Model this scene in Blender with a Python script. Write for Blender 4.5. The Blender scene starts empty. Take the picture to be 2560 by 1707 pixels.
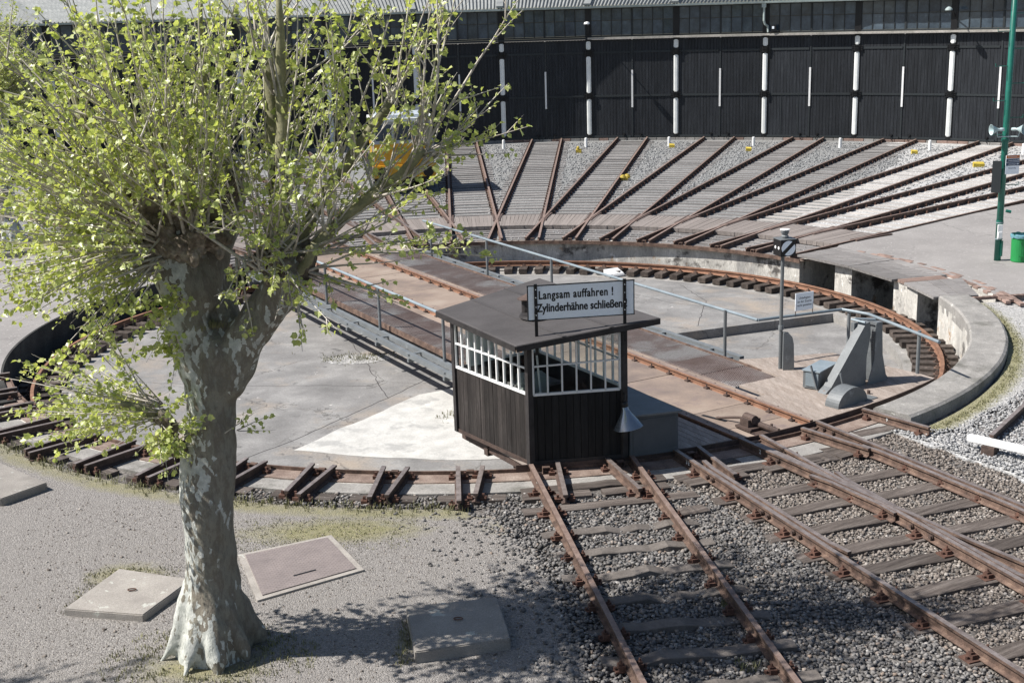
import bpy, bmesh, math, random
import numpy as np
from mathutils import Vector, Matrix, noise
sc = bpy.context.scene
COL = sc.collection
rnd = random.Random(7)
R = math.radians
sin, cos, pi = math.sin, math.cos, math.pi

# ---------------------------------------------------------------- camera, sky, sun, exposure
pitch, roll = -0.25723, -0.03053
f = Vector((0, cos(pitch), sin(pitch)))
r0 = Vector((1, 0, 0)); u0 = r0.cross(f)
r = r0*cos(roll)+u0*sin(roll); u = -r0*sin(roll)+u0*cos(roll)
cam_d = bpy.data.cameras.new('camera'); cam = bpy.data.objects.new('camera', cam_d); COL.objects.link(cam)
M = Matrix.Identity(4)
for i in range(3):
    M[i][0] = r[i]; M[i][1] = u[i]; M[i][2] = -f[i]
M.translation = Vector((0.523, -27.804, 6.679))
cam.matrix_world = M
cam_d.sensor_width = 36; cam_d.lens = 3201.13/2560*36
cam_d.clip_start = .1; cam_d.clip_end = 600
sc.camera = cam
W = bpy.data.worlds.new("World"); sc.world = W; W.use_nodes = True
nt = W.node_tree; bg = nt.nodes['Background']
sky = nt.nodes.new('ShaderNodeTexSky'); sky.sky_type = 'NISHITA'; sky.sun_disc = False
SUN_EL, SUN_AZ = R(49), R(-94)          # azimuth the light comes from, clockwise from +Y
sky.sun_elevation = SUN_EL; sky.sun_rotation = SUN_AZ % (2*pi)
sky.air_density = 1.0; sky.dust_density = 1.0; sky.ozone_density = 1.0
nt.links.new(sky.outputs[0], bg.inputs[0]); bg.inputs[1].default_value = 0.068
sd = bpy.data.lights.new('sun', 'SUN'); sd.energy = 5.0; sd.angle = R(.5); sd.color = (1, .96, .905)
so = bpy.data.objects.new('sun', sd); COL.objects.link(so)
dirv = Vector((sin(SUN_AZ)*cos(SUN_EL), cos(SUN_AZ)*cos(SUN_EL), sin(SUN_EL)))
so.rotation_euler = dirv.to_track_quat('Z', 'Y').to_euler(); so.location = (-30, 0, 40)
sc.view_settings.view_transform = 'Standard'; sc.view_settings.look = 'None'
sc.view_settings.gamma = 1; sc.view_settings.exposure = 0.58
sc.render.engine = 'CYCLES'

# ---------------------------------------------------------------- materials
def nodes_mat(name):
    m = bpy.data.materials.new(name); m.use_nodes = True
    n = m.node_tree.nodes; l = m.node_tree.links; p = n['Principled BSDF']
    return m, n, l, p
def ramp(n, stops):
    r_ = n.new('ShaderNodeValToRGB'); e = r_.color_ramp.elements
    e[0].position, e[0].color = stops[0][0], (*stops[0][1], 1)
    e[1].position, e[1].color = stops[-1][0], (*stops[-1][1], 1)
    for p_, c in stops[1:-1]:
        x = e.new(p_); x.color = (*c, 1)
    return r_
def noise_n(n, l, co, scale, detail=6, rough=.6, stretch=None):
    t = n.new('ShaderNodeTexNoise'); t.inputs['Scale'].default_value = scale
    t.inputs['Detail'].default_value = detail; t.inputs['Roughness'].default_value = rough
    if stretch:
        mp = n.new('ShaderNodeMapping'); mp.inputs['Scale'].default_value = stretch
        l.new(co, mp.inputs[0]); l.new(mp.outputs[0], t.inputs[0])
    else: l.new(co, t.inputs[0])
    return t
def mix(n, l, mode, fac, a, b):
    x = n.new('ShaderNodeMix'); x.data_type = 'RGBA'; x.blend_type = mode
    for k, v in ((0, fac), (6, a), (7, b)):
        if hasattr(v, 'is_linked') or hasattr(v, 'links'): l.new(v, x.inputs[k])
        elif k == 0: x.inputs[0].default_value = v
        else: x.inputs[k].default_value = (*v, 1)
    return x.outputs[2]
def mat(name, stops, scale=3, rough=.85, metal=0, stretch=None, fine=60, fine_amt=.25, bump=.2, bump_scale=None,
        stains=None, vary=.12, coord='Object', detail=7, spec=.3):
    """base colour = noise ramp, multiplied by fine speckle, optional stains (colour, scale, lo, hi), random value per object"""
    m, n, l, p = nodes_mat(name)
    tc = n.new('ShaderNodeTexCoord'); co = tc.outputs[coord]
    if coord == 'Position':
        pass
    if vary:
        oi = n.new('ShaderNodeObjectInfo')
        va = n.new('ShaderNodeVectorMath'); va.operation = 'ADD'; l.new(co, va.inputs[0])
        sc_ = n.new('ShaderNodeVectorMath'); sc_.operation = 'SCALE'; sc_.inputs[3].default_value = 37.0
        cmb = n.new('ShaderNodeCombineXYZ'); l.new(oi.outputs['Random'], cmb.inputs[0]); l.new(oi.outputs['Random'], cmb.inputs[2])
        l.new(cmb.outputs[0], sc_.inputs[0]); l.new(sc_.outputs[0], va.inputs[1]); co = va.outputs[0]
    t = noise_n(n, l, co, scale, detail, .62, stretch)
    rp = ramp(n, stops); l.new(t.outputs[0], rp.inputs[0]); c = rp.outputs[0]
    if stains:
        for (sc_c, ss, lo, hi) in stains:
            ts = noise_n(n, l, co, ss, 8, .65)
            mr = n.new('ShaderNodeMapRange'); mr.inputs[1].default_value = lo; mr.inputs[2].default_value = hi
            l.new(ts.outputs[0], mr.inputs[0]); c = mix(n, l, 'MIX', mr.outputs[0], c, sc_c)
    fn = noise_n(n, l, co, fine, 3, .7, stretch)
    mr = n.new('ShaderNodeMapRange'); mr.inputs[1].default_value = .3; mr.inputs[2].default_value = .7
    mr.inputs[3].default_value = 1-fine_amt; mr.inputs[4].default_value = 1+fine_amt
    l.new(fn.outputs[0], mr.inputs[0])
    mul = n.new('ShaderNodeVectorMath'); mul.operation = 'SCALE'; l.new(c, mul.inputs[0]); l.new(mr.outputs[0], mul.inputs[3])
    out = mul.outputs[0]
    if vary:
        mv = n.new('ShaderNodeMapRange'); mv.inputs[3].default_value = 1-vary; mv.inputs[4].default_value = 1+vary
        l.new(oi.outputs['Random'], mv.inputs[0])
        mu = n.new('ShaderNodeVectorMath'); mu.operation = 'SCALE'; l.new(out, mu.inputs[0]); l.new(mv.outputs[0], mu.inputs[3]); out = mu.outputs[0]
    l.new(out, p.inputs['Base Color'])
    p.inputs['Roughness'].default_value = rough; p.inputs['Metallic'].default_value = metal
    p.inputs['Specular IOR Level'].default_value = spec
    if bump:
        b = n.new('ShaderNodeBump'); b.inputs['Strength'].default_value = bump; b.inputs['Distance'].default_value = .02
        bn = noise_n(n, l, co, bump_scale or fine, 4, .7, stretch); l.new(bn.outputs[0], b.inputs['Height']); l.new(b.outputs[0], p.inputs['Normal'])
    return m
def gravel_mat(name, dark, light, tint, cell=18, bump=.6, patch=None):
    """stones as voronoi cells with their own tone and relief"""
    m, n, l, p = nodes_mat(name)
    tc = n.new('ShaderNodeTexCoord'); co = tc.outputs['Object']
    v = n.new('ShaderNodeTexVoronoi'); v.inputs['Scale'].default_value = cell; l.new(co, v.inputs[0])
    bw = n.new('ShaderNodeRGBToBW'); l.new(v.outputs['Color'], bw.inputs[0])
    rp = ramp(n, [(.1, dark), (.55, tuple((a+b)/2 for a, b in zip(dark, light))), (.9, light)]); l.new(bw.outputs[0], rp.inputs[0])
    t = noise_n(n, l, co, .6, 6); mr = n.new('ShaderNodeMapRange'); mr.inputs[1].default_value = .4; mr.inputs[2].default_value = .65
    l.new(t.outputs[0], mr.inputs[0]); c = mix(n, l, 'MIX', mr.outputs[0], rp.outputs[0], tint)
    c = mix(n, l, 'MIX', .45, rp.outputs[0], c)
    if patch:
        for (pc, ps, lo, hi) in patch:
            tp = noise_n(n, l, co, ps, 8, .7); m2 = n.new('ShaderNodeMapRange'); m2.inputs[1].default_value = lo; m2.inputs[2].default_value = hi
            m2.inputs[4].default_value = .8; l.new(tp.outputs[0], m2.inputs[0]); c = mix(n, l, 'MIX', m2.outputs[0], c, pc)
    l.new(c, p.inputs['Base Color']); p.inputs['Roughness'].default_value = .9; p.inputs['Specular IOR Level'].default_value = .2
    b = n.new('ShaderNodeBump'); b.inputs['Strength'].default_value = bump; b.inputs['Distance'].default_value = .03
    inv = n.new('ShaderNodeMath'); inv.operation = 'SUBTRACT'; inv.inputs[0].default_value = 1; l.new(v.outputs['Distance'], inv.inputs[1])
    l.new(inv.outputs[0], b.inputs['Height']); l.new(b.outputs[0], p.inputs['Normal'])
    return m
def cracks(m_, scale, width, col, wob=.5):
    n = m_.node_tree.nodes; l = m_.node_tree.links; p = n['Principled BSDF']; tc = n.new('ShaderNodeTexCoord'); co = tc.outputs['Object']
    w = noise_n(n, l, co, 2.5, 6, .7); ad = n.new('ShaderNodeVectorMath'); ad.operation = 'MULTIPLY_ADD'; l.new(w.outputs['Color'], ad.inputs[0]); ad.inputs[1].default_value = (wob, wob, wob); l.new(co, ad.inputs[2])
    v = n.new('ShaderNodeTexVoronoi'); v.feature = 'DISTANCE_TO_EDGE'; v.inputs['Scale'].default_value = scale; l.new(ad.outputs[0], v.inputs[0])
    gate = noise_n(n, l, co, .5, 2, .5); mr = n.new('ShaderNodeMapRange'); mr.inputs[1].default_value = 0; mr.inputs[2].default_value = width; mr.inputs[3].default_value = .8; mr.inputs[4].default_value = 0; l.new(v.outputs['Distance'], mr.inputs[0])
    g2 = n.new('ShaderNodeMapRange'); g2.inputs[1].default_value = .42; g2.inputs[2].default_value = .5; l.new(gate.outputs[0], g2.inputs[0])
    mu = n.new('ShaderNodeMath'); mu.operation = 'MULTIPLY'; l.new(mr.outputs[0], mu.inputs[0]); l.new(g2.outputs[0], mu.inputs[1])
    src = p.inputs['Base Color'].links[0].from_socket; l.new(mix(n, l, 'MIX', mu.outputs[0], src, col), p.inputs['Base Color'])
def plain(name, c, rough=.5, metal=0, spec=.4, var=.08):
    return mat(name, [(.3, tuple(x*(1-var) for x in c)), (.7, tuple(min(1, x*(1+var)) for x in c))], 4, rough, metal, fine_amt=.05, bump=.03, spec=spec)

M_ = {}
M_['ballast'] = gravel_mat('ballast', (.06, .055, .051), (.22, .208, .195), (.15, .135, .122), 20, .8)
M_['fan'] = gravel_mat('fan_gravel', (.12, .125, .125), (.34, .345, .34), (.25, .24, .23), 26, .7)
M_['pale'] = gravel_mat('pale_gravel', (.22, .22, .22), (.62, .615, .60), (.44, .43, .42), 20, .7)
def gauss_mask(n, l, co, spots):
    """sum of soft round spots (x, y, radius x, radius y, weight) on the ground plus ring spots (R, width, weight)"""
    acc = None; sx = n.new('ShaderNodeSeparateXYZ'); l.new(co, sx.inputs[0])
    def m(op, a, b=None, c=None):
        q = n.new('ShaderNodeMath'); q.operation = op
        for i, v in enumerate((a, b, c)):
            if v is None: continue
            if hasattr(v, 'links'): l.new(v, q.inputs[i])
            else: q.inputs[i].default_value = v
        return q.outputs[0]
    X, Y = sx.outputs[0], sx.outputs[1]; rad = m('SQRT', m('ADD', m('MULTIPLY', X, X), m('MULTIPLY', Y, Y)))
    for s in spots:
        if len(s) == 5: dx, dy = m('DIVIDE', m('SUBTRACT', X, s[0]), s[2]), m('DIVIDE', m('SUBTRACT', Y, s[1]), s[3]); d = m('ADD', m('MULTIPLY', dx, dx), m('MULTIPLY', dy, dy)); w = s[4]
        else: q = m('DIVIDE', m('SUBTRACT', rad, s[0]), s[1]); d = m('MULTIPLY', q, q); w = s[2]
        e = m('MULTIPLY', m('POWER', 2.718, m('MULTIPLY', d, -1)), w); acc = e if acc is None else m('MAXIMUM', acc, e)
    return acc, m
def moss_over(m_, spots, colours, gain=1.0, thr=.60, width=.36):
    n = m_.node_tree.nodes; l = m_.node_tree.links; p = n['Principled BSDF']; tc = n.new('ShaderNodeTexCoord'); co = tc.outputs['Object']
    acc, m = gauss_mask(n, l, co, spots); t = noise_n(n, l, co, 7, 8, .75); t2 = noise_n(n, l, co, 1.6, 4, .6)
    v = m('ADD', m('MULTIPLY', acc, gain), m('ADD', m('MULTIPLY', t.outputs[0], .55), m('MULTIPLY', t2.outputs[0], .35)))
    mr = n.new('ShaderNodeMapRange'); mr.inputs[1].default_value = thr+.25; mr.inputs[2].default_value = thr+.25+width; mr.inputs[4].default_value = .85; l.new(v, mr.inputs[0])
    tt = noise_n(n, l, co, 14, 6, .7); rp = ramp(n, colours); l.new(tt.outputs[0], rp.inputs[0])
    src = p.inputs['Base Color'].links[0].from_socket; l.new(mix(n, l, 'MIX', mr.outputs[0], src, rp.outputs[0]), p.inputs['Base Color'])
MOSSC = [(.3, (.14, .145, .06)), (.5, (.225, .21, .105)), (.7, (.29, .262, .17))]
M_['yard'] = gravel_mat('yard_grit', (.15, .139, .13), (.33, .31, .291), (.24, .224, .209), 60, .55)
moss_over(M_['yard'], [(-2.0, -11.65, 1.7, .6, .85), (11.15, .38, .68), (-4.45, -12.85, .75, .55, .7), (-2.9, -15.25, 1.0, .6, .75), (-.75, -14.8, .22, .6, .6), (.3, -11.7, 1.0, .5, .5)], MOSSC)
M_['tarmac'] = mat('tarmac', [(.3, (.225, .212, .203)), (.7, (.31, .293, .28))], .5, .9, fine=90, fine_amt=.25, bump=.25, vary=0,
    stains=[((.44, .42, .40), 14, .60, .66), ((.17, .16, .155), 1.1, .62, .75)])
M_['moss'] = mat('moss', [(.3, (.11, .12, .035)), (.5, (.19, .185, .06)), (.72, (.26, .235, .14))], 3, .95, fine=50, fine_amt=.5, bump=.7, vary=0)
M_['pit'] = mat('pit_concrete', [(.25, (.145, .141, .137)), (.5, (.215, .209, .203)), (.75, (.32, .312, .30))], 1.1, .9, fine=25, fine_amt=.18, bump=.25, vary=0,
    stains=[((.31, .265, .22), .5, .52, .68), ((.46, .44, .42), 3.3, .66, .69), ((.10, .098, .096), 2.1, .62, .70)])
M_['moss'] = gravel_mat('mossy_gravel', (.20, .20, .195), (.50, .49, .48), (.38, .37, .35), 26, .6)
moss_over(M_['moss'], [(10.9, .45, .85), (11.6, -3.8, 3.0, 2.0, .38)], MOSSC, 1.0, .62, .35)
M_['ledge'] = mat('concrete', [(.3, (.20, .192, .18)), (.7, (.32, .305, .285))], 2.5, .9, fine=40, fine_amt=.22, bump=.35,
    stains=[((.14, .135, .12), 1.2, .54, .68), ((.46, .45, .42), 5, .64, .70)])
M_['slab'] = mat('slab_concrete', [(.3, (.235, .215, .195)), (.7, (.34, .315, .285))], 2.0, .9, fine=70, fine_amt=.25, bump=.3,
    stains=[((.42, .42, .38), 4.5, .62, .64)])
M_['wallc'] = mat('pit_wall_concrete', [(.3, (.30, .29, .275)), (.5, (.48, .46, .42)), (.7, (.68, .66, .61))], 1.3, .9, stretch=(1.6, 1.6, .55), fine=20, fine_amt=.25, bump=.5, vary=0,
    stains=[((.10, .092, .085), 1.3, .54, .62), ((.35, .22, .12), 2.2, .60, .70), ((.68, .66, .62), 3.1, .62, .68)])
M_['darkwall'] = mat('dark_pit_wall', [(.3, (.028, .027, .026)), (.7, (.07, .068, .063))], 2, .9, fine=20, fine_amt=.3, bump=.5, vary=0)  # much darker concrete for the left arc of the pit wall
M_['white'] = mat('white_patch', [(.3, (.40, .392, .37)), (.7, (.56, .55, .52))], 3, .9, fine=30, fine_amt=.12, bump=.15, vary=0,
    stains=[((.36, .355, .34), 1.9, .55, .64)])
M_['dusty'] = mat('dusty_rim_steel', [(.3, (.12, .085, .07)), (.5, (.20, .15, .125)), (.72, (.29, .235, .20))], 3, .9, fine=40, fine_amt=.3, bump=.25)
M_['clip'] = mat('rusty_fittings', [(.3, (.055, .03, .024)), (.7, (.15, .08, .058))], 9, .85, fine=60, fine_amt=.3, bump=.2)
cracks(M_['pit'], .33, .006, (.07, .066, .06)); cracks(M_['tarmac'], .22, .004, (.10, .098, .095))
M_['rust'] = mat('rusty_steel', [(.3, (.055, .039, .032)), (.5, (.118, .077, .060)), (.72, (.215, .148, .112))], 6, .85, fine=60, fine_amt=.3, bump=.25)
M_['rust_red'] = mat('red_rust', [(.3, (.16, .08, .052)), (.7, (.31, .175, .115))], 5, .8, fine=50, fine_amt=.25, bump=.2)
M_['railtop'] = mat('rail_head', [(.3, (.15, .122, .11)), (.7, (.29, .25, .235))], 8, .45, .3, fine=70, fine_amt=.25, bump=.08)
M_['railtop2'] = mat('rail_head_rusty', [(.3, (.175, .12, .10)), (.7, (.30, .225, .19))], 8, .6, .1, fine=70, fine_amt=.25, bump=.1)
M_['darksteel'] = mat('dark_steel', [(.3, (.055, .04, .035)), (.7, (.13, .09, .075))], 7, .7, .1, fine=60, fine_amt=.3, bump=.2)
M_['sleeper'] = mat('old_sleeper_wood', [(.3, (.045, .036, .032)), (.5, (.10, .083, .073)), (.75, (.19, .165, .148))], 3.0, .9, stretch=(.35, 6, 6), fine=26, fine_amt=.35, bump=.6, vary=.22)
M_['fansleeper'] = mat('weathered_sleeper', [(.3, (.135, .125, .12)), (.7, (.28, .265, .255))], 3.0, .9, stretch=(.4, 6, 6), fine=26, fine_amt=.3, bump=.5, vary=.25)
M_['palesleeper'] = mat('dusty_sleeper', [(.3, (.30, .28, .26)), (.7, (.52, .49, .46))], 3.0, .9, stretch=(.4, 6, 6), fine=26, fine_amt=.3, bump=.5, vary=.2)
M_['csleeper'] = mat('concrete_sleeper', [(.3, (.085, .074, .066)), (.7, (.17, .15, .135))], 3, .9, fine=30, fine_amt=.2, bump=.4)
M_['pitsleeper'] = mat('tarred_sleeper', [(.3, (.03, .024, .02)), (.6, (.10, .08, .068)), (.8, (.21, .175, .15))], 3.0, .85, stretch=(3, 3, 3), fine=26, fine_amt=.3, bump=.5, vary=.35)
M_['plank'] = mat('deck_plank', [(.3, (.17, .145, .13)), (.7, (.30, .265, .245))], 2.5, .85, stretch=(6, .35, 6), fine=28, fine_amt=.3, bump=.4, vary=.12)
M_['deckwood'] = mat('deck_board', [(.3, (.24, .195, .165)), (.6, (.33, .28, .245)), (.8, (.42, .36, .32))], 2.2, .85, stretch=(6, .4, 6), fine=28, fine_amt=.25, bump=.35, vary=.1)
M_['plate'] = mat('rusty_deck_plate', [(.3, (.17, .135, .118)), (.5, (.265, .205, .165)), (.7, (.33, .27, .222))], .9, .75, fine=30, fine_amt=.1, bump=.12,
    stains=[((.20, .155, .14), 1.7, .56, .66), ((.16, .12, .11), 5, .66, .70)])
M_['grate'] = mat('rusty_grating', [(.35, (.19, .14, .125)), (.5, (.26, .215, .20)), (.62, (.37, .355, .345))], .9, .7, .2, fine=30, fine_amt=.2, bump=.1)
M_['grey'] = mat('grey_paint', [(.3, (.122, .132, .138)), (.7, (.175, .188, .195))], 3, .5, fine=40, fine_amt=.12, bump=.12, spec=.5, stains=[((.13, .085, .062), 7, .66, .70), ((.26, .28, .285), 3.5, .60, .70)])
M_['cabgrey'] = mat('cabinet_grey_paint', [(.3, (.062, .074, .086)), (.7, (.085, .10, .115))], 3, .5, fine=40, fine_amt=.08, bump=.08, spec=.5)
M_['lgrey'] = mat('galvanised_grey', [(.3, (.21, .255, .285)), (.7, (.31, .36, .39))], 3, .45, .2, fine=40, fine_amt=.1, bump=.05)
M_['hutwood'] = mat('black_stained_boards', [(.3, (.016, .013, .012)), (.55, (.034, .029, .027)), (.8, (.075, .066, .062))], 2.2, .8, stretch=(7, 7, .7), fine=20, fine_amt=.4, bump=.4, vary=.3)
M_['roofing'] = mat('roofing_felt', [(.3, (.050, .046, .046)), (.7, (.078, .072, .072))], 1.5, .85, fine=50, fine_amt=.15, bump=.15)
M_['felt_edge'] = mat('tarred_edge', [(.3, (.02, .018, .018)), (.7, (.05, .045, .045))], 4, .6, fine=30, fine_amt=.2, bump=.3)
M_['whitep'] = plain('white_paint', (.80, .80, .79), .5)
M_['whiteold'] = mat('weathered_white_paint', [(.3, (.66, .68, .67)), (.7, (.82, .83, .80))], 3, .6, fine=30, fine_amt=.06, bump=.1)
M_['signw'] = plain('sign_enamel', (.90, .95, 1.0), .22, var=.02)
M_['black'] = plain('black_paint', (.010, .010, .011), .45)
M_['shadeboard'] = mat('shaded_hut_boards', [(.3, (.006, .006, .0065)), (.8, (.020, .0195, .02))], 2.2, .7, stretch=(7, 7, .7), fine=20, fine_amt=.4, bump=.3, vary=.3)  # darker copy of the hut boards, shade painted in for the front wall
M_['doorblack'] = mat('black_door_boards', [(.3, (.008, .0095, .012)), (.6, (.020, .023, .028)), (.8, (.040, .043, .048))], 1.2, .6, stretch=(6, 6, .6), fine=14, fine_amt=.5, bump=.15, vary=.25, spec=.35)
M_['steelframe'] = plain('dark_frame_steel', (.022, .027, .030), .6)
M_['roofsheet'] = mat('fibre_cement_sheet', [(.3, (.16, .17, .17)), (.7, (.27, .28, .275))], 1.5, .9, fine=12, fine_amt=.15, bump=.2)
M_['gutter'] = mat('green_grey_gutter', [(.3, (.33, .40, .39)), (.7, (.48, .54, .52))], 3, .5, fine=20, fine_amt=.1, bump=.1)
M_['cornice'] = mat('stone_ledge', [(.3, (.26, .25, .22)), (.7, (.45, .42, .38))], 2, .9, fine=12, fine_amt=.2, bump=.3)
M_['brick'] = mat('brick', [(.3, (.20, .145, .12)), (.7, (.31, .215, .18))], 3, .9, fine=25, fine_amt=.2, bump=.3, vary=.25)
M_['yellow'] = plain('yellow_paint', (.46, .35, .05), .7, var=.3)
M_['loco'] = plain('shunter_yellow', (.66, .36, .03), .45, var=.1)
M_['locogrey'] = plain('shunter_cab_grey', (.42, .46, .5), .4)
M_['green'] = mat('green_pole_paint', [(.3, (.006, .095, .07)), (.7, (.014, .145, .105))], 3, .35, fine=20, fine_amt=.1, bump=.05, spec=.6)
M_['bin'] = plain('green_bin', (.02, .24, .065), .4, var=.1)
M_['bag'] = plain('blue_bin_bag', (.16, .34, .40), .35, var=.3)
M_['horn'] = plain('loudspeaker_grey', (.42, .52, .53), .4)
M_['bark'] = None
def glass_mat():
    m, n, l, p = nodes_mat('window_glass')
    out = n['Material Output']
    g = n.new('ShaderNodeBsdfGlossy'); g.inputs['Roughness'].default_value = .02
    t = n.new('ShaderNodeBsdfTransparent'); t.inputs[0].default_value = (.86, .9, .9, 1)
    fr = n.new('ShaderNodeFresnel'); ge = n.new('ShaderNodeNewGeometry'); io = n.new('ShaderNodeMapRange'); io.inputs[3].default_value = 1.45; io.inputs[4].default_value = .69; l.new(ge.outputs['Backfacing'], io.inputs[0]); l.new(io.outputs[0], fr.inputs[0])
    mx = n.new('ShaderNodeMixShader'); l.new(fr.outputs[0], mx.inputs[0]); l.new(t.outputs[0], mx.inputs[1]); l.new(g.outputs[0], mx.inputs[2])
    l.new(mx.outputs[0], out.inputs[0]); return m
M_['glass'] = glass_mat()
M_['darkglass'] = mat('dusty_dark_glass', [(.35, (.03, .045, .062)), (.65, (.08, .11, .14))], .9, .12, fine=4, fine_amt=.2, bump=.02, vary=.22, spec=.6)
def bark_mat():
    m, n, l, p = nodes_mat('plane_bark')
    tc = n.new('ShaderNodeTexCoord'); co = tc.outputs['Object']
    t = noise_n(n, l, co, 5.5, 8, .7, (1, 1, .45)); rp = ramp(n, [(.3, (.12, .105, .085)), (.45, (.25, .235, .19)), (.55, (.17, .15, .12)), (.7, (.29, .265, .22))]); l.new(t.outputs[0], rp.inputs[0]); c = rp.outputs[0]
    # pale freshly peeled patches, crowded on left and upper trunk to paint in sunlight
    wob = noise_n(n, l, co, 7, 4, .6); add = n.new('ShaderNodeVectorMath'); add.operation = 'MULTIPLY_ADD'
    l.new(wob.outputs['Color'], add.inputs[0]); add.inputs[1].default_value = (.11, .11, .11); l.new(co, add.inputs[2])
    mp = n.new('ShaderNodeMapping'); mp.inputs['Scale'].default_value = (1, 1, .42); l.new(add.outputs[0], mp.inputs[0])
    v = n.new('ShaderNodeTexVoronoi'); v.inputs['Scale'].default_value = 25; l.new(mp.outputs[0], v.inputs[0])
    bw = n.new('ShaderNodeRGBToBW'); l.new(v.outputs['Color'], bw.inputs[0])
    big = noise_n(n, l, co, 1.6, 3, .5)
    s = n.new('ShaderNodeMath'); s.operation = 'MULTIPLY_ADD'; l.new(big.outputs[0], s.inputs[0]); s.inputs[1].default_value = 1.5; l.new(bw.outputs[0], s.inputs[2])
    sx = n.new('ShaderNodeSeparateXYZ'); l.new(co, sx.inputs[0])
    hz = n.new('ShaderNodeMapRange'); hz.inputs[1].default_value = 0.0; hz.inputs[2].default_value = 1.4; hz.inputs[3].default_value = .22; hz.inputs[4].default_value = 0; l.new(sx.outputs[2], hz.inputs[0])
    ax = n.new('ShaderNodeMapRange'); ax.inputs[1].default_value = -.35; ax.inputs[2].default_value = .35; ax.inputs[3].default_value = .40; ax.inputs[4].default_value = -.50; l.new(sx.outputs[0], ax.inputs[0])  # paler left, darker right: the sunlit side painted into the bark
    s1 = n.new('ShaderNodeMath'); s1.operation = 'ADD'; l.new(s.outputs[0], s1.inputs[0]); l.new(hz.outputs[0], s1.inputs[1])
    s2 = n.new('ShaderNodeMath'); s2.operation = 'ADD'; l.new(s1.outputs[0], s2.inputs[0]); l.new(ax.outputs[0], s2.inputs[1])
    uz = n.new('ShaderNodeMapRange'); uz.interpolation_type = 'SMOOTHSTEP'; uz.inputs[1].default_value = 1.6; uz.inputs[2].default_value = 2.6; uz.inputs[4].default_value = .20; l.new(sx.outputs[2], uz.inputs[0])  # extra pale patches higher up, painting sun onto the upper trunk
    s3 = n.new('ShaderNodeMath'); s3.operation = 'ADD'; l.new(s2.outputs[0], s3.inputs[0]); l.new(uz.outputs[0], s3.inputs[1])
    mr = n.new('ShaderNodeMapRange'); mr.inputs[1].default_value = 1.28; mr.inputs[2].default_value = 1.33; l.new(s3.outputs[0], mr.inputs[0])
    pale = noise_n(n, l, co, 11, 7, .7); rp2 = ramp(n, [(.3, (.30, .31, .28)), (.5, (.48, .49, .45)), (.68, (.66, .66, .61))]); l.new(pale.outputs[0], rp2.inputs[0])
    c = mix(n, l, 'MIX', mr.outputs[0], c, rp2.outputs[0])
    l.new(c, p.inputs['Base Color']); p.inputs['Roughness'].default_value = .85; p.inputs['Specular IOR Level'].default_value = .2
    b = n.new('ShaderNodeBump'); b.inputs['Strength'].default_value = .9; b.inputs['Distance'].default_value = .03
    bn = noise_n(n, l, co, 18, 6, .7, (1, 1, .4)); l.new(bn.outputs[0], b.inputs['Height']); l.new(b.outputs[0], p.inputs['Normal'])
    return m
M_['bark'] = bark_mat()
M_['burl'] = mat('burl_bark', [(.35, (.05, .038, .03)), (.5, (.16, .13, .10)), (.68, (.34, .30, .25))], 5, .9, fine=18, fine_amt=.4, bump=1.0, bump_scale=14)
M_['limb'] = mat('olive_limb_bark', [(.3, (.17, .165, .095)), (.7, (.29, .275, .17))], 5, .8, fine=30, fine_amt=.2, bump=.3)
M_['twig'] = mat('twig_bark', [(.3, (.30, .26, .22)), (.7, (.64, .60, .54))], 3, .6, fine=20, fine_amt=.3, bump=0, vary=0)
def leaf_mat():
    m, n, l, p = nodes_mat('young_leaf')
    out = n['Material Output']
    tc = n.new('ShaderNodeTexCoord')
    v = noise_n(n, l, tc.outputs['Object'], 5.0, 3, .7)
    v2 = noise_n(n, l, tc.outputs['Object'], 43, 2, .5)
    ad = n.new('ShaderNodeMath'); ad.operation = 'MULTIPLY_ADD'; l.new(v2.outputs[0], ad.inputs[0]); ad.inputs[1].default_value = .9; l.new(v.outputs[0], ad.inputs[2])
    mr = n.new('ShaderNodeMapRange'); mr.inputs[1].default_value = .55; mr.inputs[2].default_value = 1.4; l.new(ad.outputs[0], mr.inputs[0])
    rp = ramp(n, [(.1, (.20, .26, .08)), (.33, (.40, .46, .17)), (.68, (.66, .68, .31)), (.92, (.76, .68, .22)), (1, (.60, .38, .15))]); l.new(mr.outputs[0], rp.inputs[0])
    l.new(rp.outputs[0], p.inputs['Base Color']); p.inputs['Roughness'].default_value = .36; p.inputs['Specular IOR Level'].default_value = .6
    tr = n.new('ShaderNodeBsdfTranslucent'); tint = mix(n, l, 'MULTIPLY', 1.0, rp.outputs[0], (1.15, 1.2, .5)); l.new(tint, tr.inputs[0])
    mx = n.new('ShaderNodeMixShader'); mx.inputs[0].default_value = .42; l.new(p.outputs[0], mx.inputs[1]); l.new(tr.outputs[0], mx.inputs[2]); l.new(mx.outputs[0], out.inputs[0])
    return m
M_['leaf'] = leaf_mat()
M_['weed'] = plain('weed_green', (.19, .185, .09), .7, var=.3)
def stone_mat(name, stops):
    m, n, l, p = nodes_mat(name)
    at_ = n.new('ShaderNodeAttribute'); at_.attribute_name = 'tone'
    rp = ramp(n, stops); l.new(at_.outputs['Fac'], rp.inputs[0])
    tc = n.new('ShaderNodeTexCoord'); t = noise_n(n, l, tc.outputs['Object'], 60, 3)
    c = mix(n, l, 'MULTIPLY', .45, rp.outputs[0], t.outputs[0])
    l.new(c, p.inputs['Base Color']); p.inputs['Roughness'].default_value = .85; p.inputs['Specular IOR Level'].default_value = .25
    return m
M_['stone'] = stone_mat('ballast_stone', [(0, (.095, .091, .088)), (.5, (.21, .20, .193)), (.88, (.31, .295, .28)), (.96, (.31, .24, .19)), (1, (.50, .49, .47))])
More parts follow.
